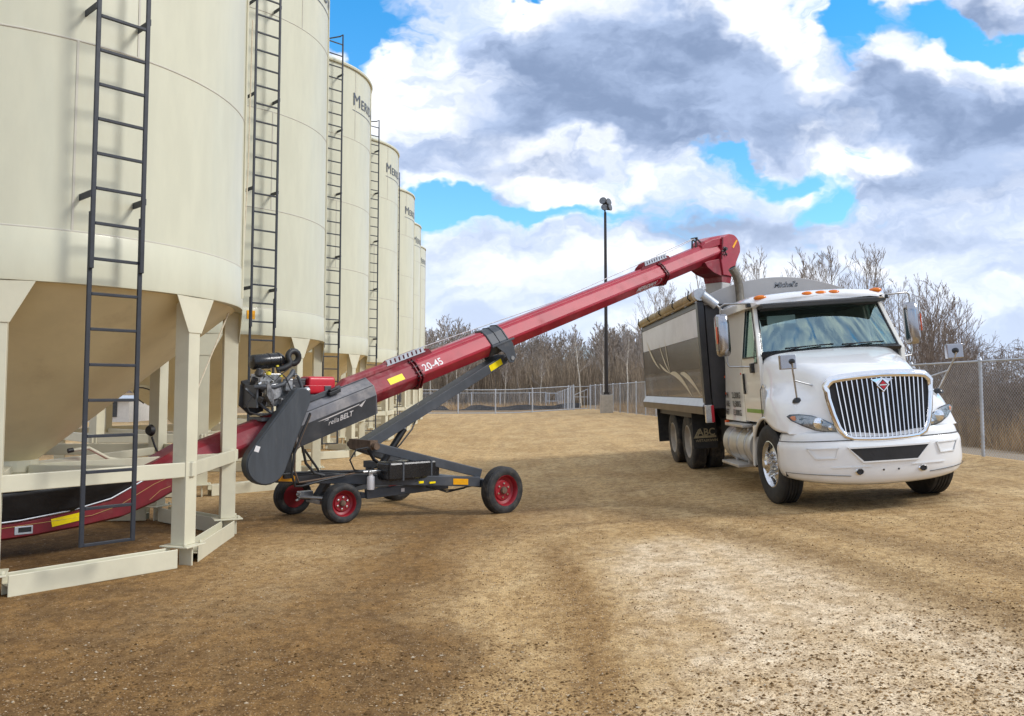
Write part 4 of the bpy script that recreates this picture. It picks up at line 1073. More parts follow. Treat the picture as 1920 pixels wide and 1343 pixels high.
# --- cab
def cx_(z): return 1.03 - .115 * max(0, (z - 1.98)) / .8
def side(s_, polys, mat, name, t0=0.0, t1=.05, par=None, bevel=.006):
    k = MB()
    for pl_ in polys: k.prism(pl_, lambda a, b, t: Vector((s_ * (cx_(b) - .05 + t), a, b)), t0, t1)
    return k.build(name, mat, par or TK, bevel=bevel)
cab = side(-1, [[(1.30, 1.02), (2.50, 1.02), (2.50, 2.78), (1.30, 2.78)]], M['white_side_shade'], 'cab_panel')
side(1, [[(1.30, 1.02), (2.50, 1.02), (2.50, 2.78), (1.30, 2.78)]], M['white_side_shade'], 'cab_panel')
for s_ in (-1, 1):
    d_ = side(s_, [[(.43, 1.04), (1.29, 1.04), (1.29, 1.97), (.43, 1.97)], [(.43, 1.97), (.50, 1.97), (.93, 2.76), (.86, 2.76)],
                   [(1.22, 1.971), (1.29, 1.971), (1.29, 2.76), (1.22, 2.76)], [(.94, 2.69), (1.22, 2.69), (1.22, 2.76), (.94, 2.76)]], M['white_side_shade'], 'door', 0, .055)
    side(s_, [[(.66, 1.985), (1.215, 1.985), (1.215, 2.685), (.905, 2.685), (.66, 2.30)]], M['glass_side'], 'side_window', .026, .032, d_, 0)
    side(s_, [[(.52, 1.90), (.62, 1.90), (.62, 2.22), (.545, 2.06)]], M['glass_side'], 'vent_window', .060, .064, d_, 0)
    k = MB()
    for a_, b_ in (((.635, 1.95), (.635, 2.26)), ((.66, 1.975), (1.22, 1.975)), ((1.215, 1.975), (1.215, 2.69)), ((.905, 2.69), (1.215, 2.69)), ((.645, 2.27), (.905, 2.69)), ((.50, 1.89), (.635, 1.89)), ((.50, 1.89), (.64, 2.27))):
        k.beam((s_ * (cx_(a_[1]) + .003), a_[0], a_[1]), (s_ * (cx_(b_[1]) + .003), b_[0], b_[1]), .02, .022, up=(s_, 0, 0))
    k.build('window_seal', M['black_gloss'], d_)
    k = MB().box((s_ * 1.05, 1.21, 1.62), (.025, .045, .26)); k.box((s_ * 1.045, 1.21, 1.47), (.03, .06, .05)); k.build('handle', M['black_gloss'], d_, bevel=.008)
    MB().box((s_ * 1.037, .80, 1.20), (.004, .80, .055)).build('green_stripe', M['green_decal'], d_)
    k = MB(); 
    for y_ in (1.296,): k.box((s_ * 1.029, y_, 1.5), (.01, .008, .94))
    k.build('door_gap', M['black'], d_)
# registered weights painted behind the door
for i, (a_, b_) in enumerate((('LVW', '23,500KG'), ('TARE', '10,500KG'), ('NET', '13,000KG'))):
    for tx, y0 in ((a_, 2.47), (b_, 2.02)):
        fn = lambda x, y, t: Vector((-1.0305 - t, y0 - x * .86, 1.375 - i * .135 + y))
        text_mb(tx, .135, .0015, 0, fn, .002).build('weight_lettering', M['black_decal'], cab)
k = MB()
for y_, z_ in ((2.36, 1.72), (1.40, 1.75), (2.36, 1.45)): k.box((-1.033, y_, z_), (.012, .02, .03))
k.box((-1.033, 2.44, .985), (.05, .09, .05)); k.build('marker_light', M['orange_decal'], cab)
k = MB().box((0, 2.47, 1.9), (1.94, .05, 1.78)); k.box((0, 1.45, 1.06), (1.9, 2.1, .06)); k.build('rear_wall', M['interior'], TK)
# firewall and cowl
k = MB().box((0, .50, 1.5), (1.9, .06, .95)); k.build('firewall', M['black'], TK)
k = MB(); rr = []
for x_ in np.linspace(-.99, .99, 15):
    y0 = .42 - .10 * (1 - (x_ / .99) ** 2); rr.append([Vector((x_, y0, 2.02 - .03 * (x_ / .99) ** 2)), Vector((x_, y0 + .12, 2.062)), Vector((x_, y0 + .16, 1.98)), Vector((x_, y0 + .02, 1.95))])
k.loft(rr, True, True); cw = k.build('cowl', M['black_gloss'], TK, smooth=40)
# windscreen
def ws(u_, w_):       # u -1..1 across, w 0..1 up
    hw = .965 - .10 * w_; x_ = u_ * hw
    y_ = .49 + .39 * w_ - .10 * (1 - u_ * u_); z_ = 2.035 + .70 * w_ + .012 * (1 - u_ * u_)
    return Vector((x_, y_, z_))
k = MB(); nu, nw = 18, 8
k.v = [tuple(ws(-1 + 2 * i / nu, j / nw)) for j in range(nw + 1) for i in range(nu + 1)]
k.f = [(j * (nu + 1) + i, j * (nu + 1) + i + 1, (j + 1) * (nu + 1) + i + 1, (j + 1) * (nu + 1) + i) for j in range(nw) for i in range(nu)]
wsn = k.build('windscreen', M['glass'], TK, smooth=180)
for s_ in (-1, 1): MB().tube([ws(s_, t) + Vector((0, .02, 0)) for t in np.linspace(-.03, 1.03, 8)], .032, 8).build('windscreen_seal', M['black_gloss'], wsn, smooth=60)
for s_ in (-1, 1):
    k = MB(); k.loft([[ws(s_, t) + Vector((s_ * .012, .012, 0)), ws(s_, t) + Vector((s_ * .05, .03, 0)), ws(s_, t) + Vector((s_ * .05, .13, 0)), ws(s_, t) + Vector((s_ * .01, .10, 0))] for t in np.linspace(-.06, 1.04, 8)], True, True)
    k.build('windscreen_pillar', M['white_paint'], TK, smooth=50)
for x0_, x1_ in ((-.72, -.15), (.10, .62)):
    k = MB().tube([ws(x0_, .0) - Vector((0, .02, .02)), ws((x0_ + x1_) / 2, .035) - Vector((0, .04, 0)), ws(x1_, .05) - Vector((0, .025, 0))], .009, 6); k.tube([ws(x0_ + .05, .035) - Vector((0, .012, 0)), ws(x1_ + .18, .055) - Vector((0, .012, 0))], .008, 6)
    k.build('wiper', M['black_gloss'], wsn)
# roof cap with marker lamps
k = MB(); rr = []
for y_, zb, zt_, hw in ((.60, 2.735, 2.78, .92), (.63, 2.71, 2.825, .965), (.72, 2.695, 2.86, 1.0), (.95, 2.70, 2.89, 1.01), (1.5, 2.70, 2.905, 1.0), (2.35, 2.70, 2.905, .985), (2.52, 2.72, 2.88, .96)):
    sec = [(-hw, zb), (-hw - .01, (zb + zt_) / 2), (-hw + .03, zt_ - .05), (-hw + .12, zt_ - .01), (-hw * .4, zt_ + .018), (0, zt_ + .022), (hw * .4, zt_ + .018), (hw - .12, zt_ - .01), (hw - .03, zt_ - .05), (hw + .01, (zb + zt_) / 2), (hw, zb), (hw * .4, zb), (0, zb), (-hw * .4, zb)]
    f_ = 1 if y_ < 1.4 else 0
    rr.append([Vector((a, y_ + f_ * .12 * (a / .95) ** 2, b)) for a, b in sec])
rf = k.loft(rr, True, True).build('roof', M['white_paint'], TK, smooth=45)
for x_ in (-.84, -.19, 0, .19, .84):
    mm = Matrix.Translation((x_, .645 + .12 * (x_ / .95) ** 2, 2.832)) @ Matrix.Diagonal((1.75, 1, .75, 1))
    MB().lathe([(.001, .05), (.05, .05), (.05, -.005), (.042, -.02), (.022, -.032), (.001, -.036)], axis='Y', n=20, m=mm).build('marker_lamp', M['amber'], rf, smooth=50)
# interior
k = MB().box((0, .93, 1.88), (1.8, .42, .22)); k.box((.45, .82, 1.96), (.55, .2, .12)); k.build('dashboard', M['interior_dark'], TK, bevel=.03)
for x_ in (-.47, .47):
    k = MB().box((x_, 1.55, 1.72), (.50, .5, .14)); k.box((x_, 1.80, 2.05), (.48, .14, .62)); k.box((x_, 1.82, 2.47), (.30, .10, .22)); k.build('seat', M['seat'], TK, bevel=.05)
k = MB().tube([Vector((.47 + .22 * math.cos(t), 1.16 - .10 * math.sin(t), 2.02 + .18 * math.sin(t))) for t in np.linspace(0, 6.283, 25)[:-1]], .014, 8, closed=True); k.tube([(.47, .95, 1.93), (.47, 1.14, 2.01)], .03, 8); k.build('steering_wheel', M['black_gloss'], TK, smooth=50)
k = MB().box((0, 1.5, 2.68), (1.76, 1.9, .04)); k.box((0, .86, 2.66), (1.70, .20, .05)); k.build('headliner', M['interior_dark'], TK)
MB().box((-.52, .88, 2.50), (.42, .02, .13), Matrix()).build('sun_visor', M['white_decal'], TK, bevel=.02)

# --- mirrors
for s_ in (-1, 1):
    k = MB(); rr = []
    for z_, wx, wy in ((2.02, .07, .05), (2.05, .095, .085), (2.12, .105, .10), (2.50, .105, .10), (2.60, .095, .085), (2.635, .07, .05)):
        rr.append([Vector((s_ * 1.39 + wx * math.cos(t) * (abs(math.cos(t)) ** -.35 if abs(math.cos(t)) > .01 else 1), .90 - wy * max(-.25, math.sin(t)), z_)) for t in np.linspace(0, 2 * math.pi, 25)[:-1]])
    mr = k.loft(rr, True, True).build('mirror', M['mirror'], TK, smooth=50)
    MB().box((s_ * 1.495, .825, 2.33), (.012, .03, .25)).build('reflector', M['orange_decal'], mr, bevel=.006)
    MB().box((s_ * 1.40, .945, 2.33), (.18, .02, .54)).build('mirror_glass', M['black_gloss'], mr)
    k = MB().tube([(s_ * .93, .80, 2.74), (s_ * 1.0, .80, 2.765), (s_ * 1.34, .86, 2.78), (s_ * 1.39, .89, 2.75), (s_ * 1.40, .90, 2.62)], .014, 8).build('mirror_arm', M['steel'], mr, smooth=60)
    k = MB().tube([(s_ * 1.36, .90, 2.04), (s_ * 1.36, .90, 1.92), (s_ * 1.33, .88, 1.86), (s_ * 1.07, .72, 1.84)], .014, 8); k.build('mirror_arm', M['steel'], mr, smooth=60)
    k = MB().box((s_ * .97, .82, 2.735), (.13, .09, .06)); k.box((s_ * 1.05, .70, 1.82), (.07, .10, .14)); k.build('mirror_bracket', M['black_gloss'], mr, bevel=.012)
    # hood mirrors on tripods
    b0 = Vector((s_ * .90, -.62, 1.36)); t0 = Vector((s_ * 1.06, -.80, 1.80)) if s_ > 0 else Vector((-.98, -.74, 1.80))
    k = MB().box(tuple(t0 + Vector((-.0 if s_ > 0 else -.045, 0, .055))), (.205, .07, .185)); hm = k.build('hood_mirror', M['mirror'], TK, bevel=.012)
    k = MB().tube([b0, b0.lerp(t0, .9) + Vector((0, -.03, 0)), t0 + Vector((0, -.055, .04))], .012, 8).build('mirror_arm', M['steel'], hm, smooth=60); k = MB().tube([Vector((s_ * .58, -.66, 1.50)), b0.lerp(t0, .58) + Vector((0, -.02, 0))], .011, 8); k.build('mirror_arm', M['steel'], hm, smooth=60)
    MB().lathe([(.065, 0), (.06, .03), (.03, .06), (.001, .065)], c=tuple(b0 - Vector((0, 0, .025))), n=16).build('mirror_foot', M['black_gloss'], hm, smooth=50); MB().lathe([(.03, -.01), (.03, .03), (.001, .035)], c=(s_ * .58, -.66, 1.485), n=12).build('mirror_foot', M['black_gloss'], hm, smooth=50); k = MB().lathe([(.001, -.065), (.035, -.055), (.035, .0), (.001, .0)], c=tuple(t0 + Vector((0, 0, .06))), axis='Y', n=14)
    k.build('mirror_knuckle', M['black_gloss'], hm, smooth=50)

for o_ in kids(TK):
    if o_.name.split('.')[0] in ('hood', 'bumper', 'grille', 'headlight', 'wheel_arch', 'fender_lip', 'fender_skirt'):
        o_.scale = (.955, 1, 1); o_.location = (-.03, 0, 0)

# --- tank, steps, stack
k = MB().lathe([(.001, 1.0), (.27, 1.0), (.30, 1.03), (.30, 2.42), (.27, 2.45), (.001, 2.45)], c=(-.83, 0, .66), axis='Y', n=36); tkk = k.build('fuel_tank', M['tank'], TK, smooth=40)
for y_ in (1.2, 1.6, 2.1): MB().lathe([(.303, y_ - .025), (.309, y_ - .02), (.309, y_ + .02), (.303, y_ + .025)], c=(-.83, 0, .66), axis='Y', n=36).build('tank_strap', M['steel'], tkk, smooth=40)
k = MB().box((-1.03, 1.55, .975), (.28, 1.0, .045)); k.box((-1.10, 1.75, .375), (.24, .95, .045))
for y_ in (1.3, 2.0): k.beam((-1.0, y_, .96), (-1.03, y_, .38), .02, .05)
k.build('step', M['tank'], TK, bevel=.008)
k = MB().tube([(-.60, 2.62, .9), (-.60, 2.62, 2.9), (-.60, 2.62, 3.20), (-.615, 2.61, 3.32), (-.65, 2.59, 3.43), (-.71, 2.56, 3.53)], .069, 20, cap=False); stk = k.build('exhaust_stack', M['stack'], TK, smooth=50)
k = MB().tube([(-.66, 2.585, 3.45), (-.705, 2.565, 3.525)], .063, 16); k.build('stack_mouth', M['black'], stk)

# --- grain box
BX0, BX1, HB = 2.80, 9.05, 1.24
bx = MB()
bx.span((-HB + .01, BX0, 1.36), (-HB + .07, BX1, 3.0)); bx.span((HB - .07, BX0, 1.36), (HB - .01, BX1, 3.0)); bx.span((-HB + .07, BX1 - .06, 1.36), (HB - .07, BX1, 3.0)); bx.span((-HB + .07, BX0, 1.36), (HB - .07, BX1 - .06, 1.42)); bx.span((-HB + .07, BX0 + .02, 1.42), (HB - .07, BX0 + .07, 3.0))
for s_ in (-1, 1): bx.span((s_ * (HB + .012) - .055, BX0 - .10, 1.10), (s_ * (HB + .012) + .055, BX0 + .06, 3.02))
bx.span((-HB - .02, BX1 - .05, 1.10), (-HB + .05, BX1 + .04, 3.0)); bx.span((-HB - .012, BX0 + .06, 2.93), (-HB + .072, BX1, 3.045)); bx.span((HB - .072, BX0 + .06, 2.93), (HB + .012, BX1, 3.045))
gb = bx.build('grain_box', M['box_black'], TK, bevel=.008)
for s_ in (-1, 1):
    k = MB().prism([(2.44, .016), (2.925, .012), (2.925, -.004), (2.44, -.004)], lambda z_, o_, t: Vector((s_ * (HB + o_), t, z_)), BX0 + .07, BX1 - .06); k.build('side_panel', M['box_upper'], gb)
    k = MB().prism([(1.90, .020), (2.435, .015), (2.435, -.004), (1.90, -.004)], lambda z_, o_, t: Vector((s_ * (HB + o_), t, z_)), BX0 + .07, BX1 - .06); k.build('side_panel', M['box_mid'], gb)
    k = MB().prism([(1.385, .022), (1.895, .019), (1.895, -.004), (1.385, -.004)], lambda z_, o_, t: Vector((s_ * (HB + o_), t, z_)), BX0 + .07, BX1 - .06); k.build('side_panel', M['box_low'], gb)
    k = MB().prism([(1.245, .105), (1.375, .026), (1.36, -.005), (1.245, .0)], lambda z_, o_, t: Vector((s_ * (HB + o_), t, z_)), BX0 - .04, BX1); k.build('skirt', M['silver_skirt'], gb)
    k = MB().prism([(1.11, .10), (1.24, .106), (1.24, .04), (1.11, .04)], lambda z_, o_, t: Vector((s_ * (HB + o_), t, z_)), BX0 - .04, BX1); k.build('skirt_edge', M['brown_skirt'], gb)
# curved graphic on the side
def leaf(p0, p1, p2, w):
    n = 14; vs = []
    for i in range(n + 1):
        t = i / n; p = Vector(p0) * (1 - t) ** 2 + Vector(p1) * 2 * t * (1 - t) + Vector(p2) * t * t
        d = (Vector(p1) - Vector(p0)) * (1 - t) + (Vector(p2) - Vector(p1)) * t; d.normalize(); nn = Vector((-d.y, d.x))
        ww = w * math.sin(math.pi * min(1, t * .96 + .03)) ** .8 * (1.15 - .35 * t)
        for s_ in (-1, 1): q = p + nn * ww * s_; vs.append((-HB - .0245, q.x, q.y))
    return vs, [(2 * i, 2 * i + 2, 2 * i + 3, 2 * i + 1) for i in range(n)]
k = MB()
for lf in (((8.35, 2.66), (7.8, 2.2), (6.9, 1.98), .045), ((6.75, 2.50), (6.4, 2.1), (5.75, 1.86), .035), ((6.1, 2.58), (6.0, 2.15), (5.75, 1.86), .03), ((6.9, 2.1), (6.5, 1.95), (5.75, 1.86), .03),
           ((5.75, 1.86), (4.9, 1.88), (3.85, 1.40), .06), ((4.75, 1.84), (4.1, 1.84), (3.1, 1.41), .055)):
    k.add(*leaf(*lf))
k.build('swoosh_graphic', M['swoosh'], gb)
# arched end cap over the front wall
arc = [(-1.235, 2.95)] + [(x_, 3.07 + .28 * (1 - (x_ / 1.235) ** 2)) for x_ in np.linspace(-1.235, 1.235, 25)] + [(1.235, 2.95)]
ec = MB().prism(arc, lambda a, b, t: Vector((a, t, b)), BX0 - .06, BX0 + .015).build('end_cap', M['arch'], gb, bevel=.008)
MB().prism(arc, lambda a, b, t: Vector((a, t, b)), BX1 - .055, BX1 + .02).build('end_cap', M['arch'], gb)
MB().span((-1.17, BX0 - .045, 1.2), (1.17, BX0 + .012, 2.945)).build('bulkhead', M['arch_dark'], gb)
k = text_mb("Michel's", .125, .004, .25, lambda x, y, t: Vector((x + .02, BX0 - .0605 - t, 3.17 + y)), .003); k.build('lettering', M['black_decal'], ec)
k = text_mb("Michel's", .125, -.003, .25, lambda x, y, t: Vector((x + .017, BX0 - .0640 - t, 3.173 + y)), .002); k.build('lettering_face', M['galv'], ec)
# rolled tarp along the left rail, its end housing and crank tube
k = MB(); pts = []; rs = []
for i in range(30):
    y_ = BX0 - .02 + (BX1 - BX0 + .06) * i / 29; pts.append((-HB - .01 + .006 * math.sin(i * 2.1), y_, 3.135 + .008 * math.sin(i * 1.3))); rs.append(.088 + .007 * math.sin(i * 1.9))
k.tube(pts, rs, 14); tp = k.build('rolled_tarp', M['tarp'], gb, smooth=60)
k = MB().tube([(-HB - .055, BX0 - .1, 3.055), (-HB - .055, BX1, 3.055)], .026, 8); k.build('tarp_rail', M['tarp'], tp, smooth=60)
k = MB()
for i in range(5):
    y_ = BX0 + .35 + i * 1.42; MB().tube([(-HB - .06, y_, 3.05), (-HB - .125, y_, 3.12), (-HB - .10, y_, 3.25)], .013, 6).build('tarp_hook', M['black'], tp)
k = MB().tube([(-HB - .02, BX0 - .16, 3.13), (-HB - .02, BX0 + .02, 3.13)], .105, 18); k.tube([(-HB + .02, BX0 - .14, 3.12), (-HB + .24, BX0 - .14, 2.93)], .078, 14); k.build('tarp_housing', M['galv'], tp, smooth=40)
MB().tube([(-HB + .25, BX0 - .14, 2.93), (-HB + .42, BX0 - .14, 2.72)], .022, 8).build('crank_tube', M['steel'], tp)
# corner marker, fenders, flaps
mk = MB().box((-HB - .02, BX0 - .12, 1.12), (.13, .06, .30)).build('corner_bracket', M['alloy'], gb, bevel=.01)
MB().box((-HB + .035, BX0 - .156, 1.12), (.045, .012, .28)).build('red_reflector', M['red_plastic'], mk)
for s_ in (-1, 1):
    f1 = MB().span((s_ * 1.02 - .22, 4.16, .43), (s_ * 1.02 + .22, 4.19, 1.12)).build('mud_flap', M['rubber'], TK)
    MB().span((s_ * 1.06 - .22, 7.55, .36), (s_ * 1.06 + .22, 7.58, 1.14)).build('mud_flap', M['rubber'], TK)
    if s_ < 0:
        fn = lambda x, y, t: Vector((-1.20 + x, 4.158 - t, .665 + y))
        k = text_mb('ABC', .185, .004, .0, lambda x, y, t: fn(x * .92 + .04, y, t), .003)
        k.prism([(-.01, -.005), (.385, -.005), (.385, -.045), (-.035, -.045)], fn, 0, .003); k.prism([(-.035, -.045), (0, -.045), (.085, .12), (.06, .12)], fn, .0031, .004)
        q_ = text_mb('WETASKIWIN', .066, .0005, 0, lambda x, y, t: fn(x + .0, y - .115, t), .003); k.add(q_.v, q_.f)
        k.build('flap_lettering', M['tan_decal'], f1)
    k = MB().span((s_ * 1.02 - .2, 4.2, 1.0), (s_ * 1.02 + .2, 7.6, 1.09)); k.build('fender_guard', M['black'], TK)

# ================================================================== BELT CONVEYOR  (local: x along the tube uphill, y away from the camera, z up)
BC = root('belt_conveyor', 'long red belt conveyor rising from under the nearest bin to the grain truck', 'conveyor', (-1.02, 13.0, 0), (0, 0, R_(41)))
AL = math.atan(.352); CA, SA = math.cos(AL), math.sin(AL)
def ax(t, y=0, w=0): return Vector((t - w * SA, y, 2.30 + .352 * t + w * CA))
OCT = [(-.07, .205), (.07, .205), (.165, .135), (.25, -.015), (.25, -.055), (.12, -.20), (-.12, -.20), (-.25, -.055), (-.25, -.015), (-.165, .135)]
def tube_sec(mb, t0, t1, sec=OCT, s0=1.0, s1=1.0, w0=0.0, w1=0.0, cap=True):
    return mb.loft([[ax(t0, a * s0, b * s0 + w0) for a, b in sec], [ax(t1, a * s1, b * s1 + w1) for a, b in sec]], True, cap)
k = MB(); tube_sec(k, -.66, 5.15)
# pressed ridges along the upper faces
for s_ in (-1, 1):
    for a, b in ((.118, .172),): k.beam(ax(-.6, s_ * a, b), ax(5.1, s_ * a, b), .03, .018, up=ax(0, s_ * .6, .75) - ax(0))
tb = k.build('tube', M['red'], BC, bevel=.012)
k = MB(); tube_sec(k, 5.21, 7.04, s1=1.03, w1=.01); tb2 = k.build('tube', M['red'], BC, bevel=.012)
k = MB(); tube_sec(k, -2.3, -.72, s0=.98); tube_sec(k, -4.2, -2.3, s0=.95, s1=.98, w0=.03)
k.loft([[ax(t, a, b) for a, b in ((-.10, .20), (.10, .20), (.10, .265 if t > -1.75 else .22), (.05, .29 if t > -1.75 else .23), (-.05, .29 if t > -1.75 else .23), (-.10, .265 if t > -1.75 else .22))] for t in (-1.85, -1.74, -.95)], True, True)
tb3 = k.build('tube', M['red_dusty'], BC, bevel=.012)
def flange(t, name='flange'):
    k = MB()
    for d in (-.028, .028):
        sec = [(a * 1.16, b * 1.2 - .01) for a, b in OCT]
        k.loft([[ax(t + d - .008, a, b) for a, b in sec], [ax(t + d + .008, a, b) for a, b in sec]], True, True)
    f = k.build(name, M['red_dark'], BC)
    k = MB(); n = len(OCT)
    for i in range(n):
        p, q = Vector(OCT[i]) * 1.09, Vector(OCT[(i + 1) % n]) * 1.09
        for u_ in ((.25, .75) if (p - q).length > .13 else (.5,)):
            c = p.lerp(q, u_); k.tube([ax(t - .055, c.x, c.y), ax(t + .055, c.x, c.y)], .011, 6)
    k.build('bolt', M['black'], f)
    # cable saddle: two red fins carrying a slotted galvanised strip
    for s_ in (-1, 1):
        k = MB().prism([(t - .52, .19), (t + .40, .19), (t + .36, .27), (t + .24, .31), (t - .30, .31), (t - .46, .24)], lambda a, b, tt: ax(a, s_ * .085 + tt, b), -.006, .006); k.build('saddle_fin', M['red_dark'], f)
    k = MB()
    for i in range(9): k.box((0, 0, 0), (.05, .012, .075), Matrix.Translation(ax(t - .36 + i * .075, -.10, .29)) @ Matrix.Rotation(-AL, 4, 'Y'))
    for b in (.255, .33): k.beam(ax(t - .40, -.102, b), ax(t + .28, -.102, b), .012, .014)
    k.build('saddle_strip', M['galv'], f)
    return f
flange(-.69); flange(5.18)
# truss cable along the top to the head bracket
k = MB().tube([ax(-.5, -.1, .33), ax(2.3, -.06, .24), ax(5.0, -.1, .34)], .007, 5); k.tube([ax(5.4, -.1, .33), ax(6.56, -.03, .40)], .007, 5); k.tube([ax(5.4, .1, .33), ax(6.56, .03, .40)], .007, 5)
k.build('truss_cable', M['steel'], BC)
k = MB()
for s_ in (-1, 1): k.beam(ax(6.48, s_ * .05, .20), ax(6.56, s_ * .05, .40), .02, .03); k.beam(ax(6.72, s_ * .05, .23), ax(6.56, s_ * .05, .39), .02, .03)
k.beam(ax(6.56, -.08, .40), ax(6.56, .08, .40), .03, .03); k.build('cable_bracket', M['black'], BC)
# discharge head: flat-sided hood with a round nose, and the spout below
hp = [(7.00, 4.56), (7.05, 5.06), (7.30, 5.155)]
hp += [(7.42 + .29 * math.cos(R_(a)), 4.87 + .29 * math.sin(R_(a))) for a in range(98, -22, -8)]
hp += [(7.55, 4.56), (7.42, 4.24), (7.06, 4.24)]
hc = MB().prism(hp, lambda a, b, t: Vector((a, t, b)), -.27, .27).build('discharge_head', M['red'], BC, bevel=.014, smooth=40)
k = MB(); rr = []
for t, zt_, hw in ((6.50, 4.84, .15), (6.58, 4.93, .17), (6.80, 5.03, .20), (7.06, 5.10, .25)):
    zb = 2.30 + .352 * t + .12
    rr.append([Vector((t, a, b)) for a, b in ((-hw, zb), (-hw, zt_ - .05), (-hw * .75, zt_), (hw * .75, zt_), (hw, zt_ - .05), (hw, zb))])
k.loft(rr, True, True).build('head_cover', M['red'], hc, bevel=.008)
k = MB().prism([(6.46, 4.45), (6.56, 4.36), (6.78, 4.27), (7.07, 4.215), (7.06, 4.60), (6.6, 4.50)], lambda a, b, t: Vector((a, t, b)), -.235, .235).build('lower_hood', M['red_dusty'], hc, bevel=.01)
k = MB()
for s_ in (-1, 1): k.beam((7.01, s_ * .277, 4.58), (7.05, s_ * .277, 5.04), .03, .016, up=(0, s_, 0))
k.build('head_rib', M['red_dark'], hc)
k = MB().prism([(7.40, 4.88), (7.45, 4.86), (7.60, 5.04), (7.555, 5.06)], lambda a, b, t: Vector((a, t, b)), -.2745, -.2705); k.build('reflector', M['amber_decal'], hc)
k = MB()
for (a, b, w_, h_) in ((6.56, 0, .07, .04), (6.66, -.02, .06, .085), (6.80, .01, .05, .035)): k.box((0, 0, 0), (w_, .004, h_), Matrix.Translation(ax(a, -.212, .055 + b)) @ Matrix.Rotation(-AL, 4, 'Y') @ Matrix.Rotation(R_(-29), 4, 'X'))
k.build('decal', M['white_decal'], hc)
k = MB().lathe([(.001, -.34), (.035, -.34), (.035, -.30), (.055, -.295), (.055, -.275), (.001, -.27)], c=(7.10, 0, 4.80), axis='Y', n=16); k.tube([(7.10, -.30, 4.74), (7.16, -.30, 4.66)], .014, 6); k.tube([(6.98, -.29, 4.74), (7.09, -.29, 4.77)], .012, 6); k.tube([(7.02, -.29, 4.68), (7.20, -.29, 4.71)], .01, 6)
k.build('bearing', M['engine_dark'], hc, smooth=40)
rg0 = [Vector((a, b, 4.25)) for a, b in ((7.05, -.24), (7.41, -.24), (7.41, .24), (7.05, .24))]; rg1 = [Vector((a, b, 4.10)) for a, b in ((7.08, -.22), (7.39, -.22), (7.39, .22), (7.08, .22))]
MB().loft([rg0, rg1], True, True).build('spout', M['red_dusty'], BC)
MB().loft([[p + Vector((0, 0, .01)) for p in rg1], [Vector((a, b, 3.75)) for a, b in ((7.10, -.20), (7.38, -.20), (7.38, .20), (7.10, .20))], [Vector((a, b, 3.40)) for a, b in ((7.12, -.19), (7.37, -.19), (7.37, .19), (7.12, .19))]], True, True).build('flexible_spout', M['spout'], BC, bevel=.03)
# lettering and reflectors on the near face of the tube
def nf(t0, w0, facet):
    """text plane on the near side: 'low' = the downward facet, 'up' = the upper facet"""
    (y0, b0), (y1, b1) = ((-.12, -.20), (-.25, -.055)) if facet == 'low' else ((-.25, -.015), (-.165, .135)) if facet == 'mid' else ((-.165, .135), (-.07, .205))
    L = math.hypot(y1 - y0, b1 - b0); ny, nb = -(b1 - b0) / L, (y1 - y0) / L
    if ny > 0: ny, nb = -ny, -nb
    return lambda x, y, t: ax(t0 + x * CA, y0 + (y1 - y0) * (w0 + y / L) + ny * (t + .0015), b0 + (b1 - b0) * (w0 + y / L) + nb * (t + .0015))
text_mb('20-45', .165, .002, 0, nf(-.60, .06, 'mid'), .002).build('lettering', M['white_decal'], tb)
k = text_mb('MERIDIAN', .135, .0015, .35, nf(4.30, .32, 'low'), .002)
sw = []
for i in range(21):
    t = i / 20; a = R_(-95 + 200 * t); sw.append((.62 + .17 * math.cos(a) if i > 0 else .60, .05 + .085 * math.sin(a), .012 * (math.sin(math.pi * min(1, .12 + t * .9)))))
fn = nf(4.30, .32, 'low')
vs = []
for i, (x_, y_, w_) in enumerate(sw):
    for d_ in (-1, 1): vs.append(fn(x_ + d_ * w_ * .5 * math.cos(R_(-95 + 200 * i / 20)), y_ + d_ * w_ * .5 * math.sin(R_(-95 + 200 * i / 20)), .001))
k.add(vs, [(2 * i, 2 * i + 2, 2 * i + 3, 2 * i + 1) for i in range(20)])
k.prism([(.04, -.045), (.62, -.040), (.62, -.028), (.04, -.036)], fn, 0, .001)
k.build('brand_lettering', M['white_decal'], tb)
fn = nf(-1.20, .08, 'mid'); MB().prism([(0, 0), (.27, 0), (.27, .10), (0, .10)], fn, 0, .003).build('reflector', M['yellow'], tb3)

# grey drive shroud around the lower tube
SH = [(-.10, .215), (.10, .215), (.27, .085), (.27, -.05), (.15, -.34), (-.15, -.34), (-.27, -.05), (-.27, .085)]
k = MB(); tube_sec(k, -2.72, -1.46, SH)
shd = k.build('drive_shroud', M['grey_shroud'], BC, bevel=.01)
k = MB().prism([(-2.70, -.052), (-1.48, -.052), (-1.50, -.336), (-2.66, -.336)], lambda a, b, t: ax(a, -.27 + (-.05 - b) / .29 * .12 - t * .9, b - t * .4), .002, .008); k.build('shroud_side', M['grey_steel'], shd)
k = MB()
for a, b, L in ((-.262, .095, 1.2), (-.12, .208, 1.2)): k.beam(ax(-2.70, a, b), ax(-1.48, a, b), .012, .01)
k.build('shroud_seam', M['grey_steel'], shd)
sfn = lambda x, y, t: ax(-2.28 + x * CA, -.225 - .0095 - t + (.12 * -y * 0), -.16 + y) 
def sfn(x, y, t):
    b = -.20 + y; return ax(-2.25 + x * CA, -.27 + (-.05 - b) / .29 * .12 - (.0095 + t) * .92, b - (.0095 + t) * .4)
k = text_mb('relia', .10, .0, .3, sfn, .002); k2 = text_mb('BELT', .10, .002, .25, lambda x, y, t: sfn(x + .187, y, t), .002); k.add(k2.v, k2.f)
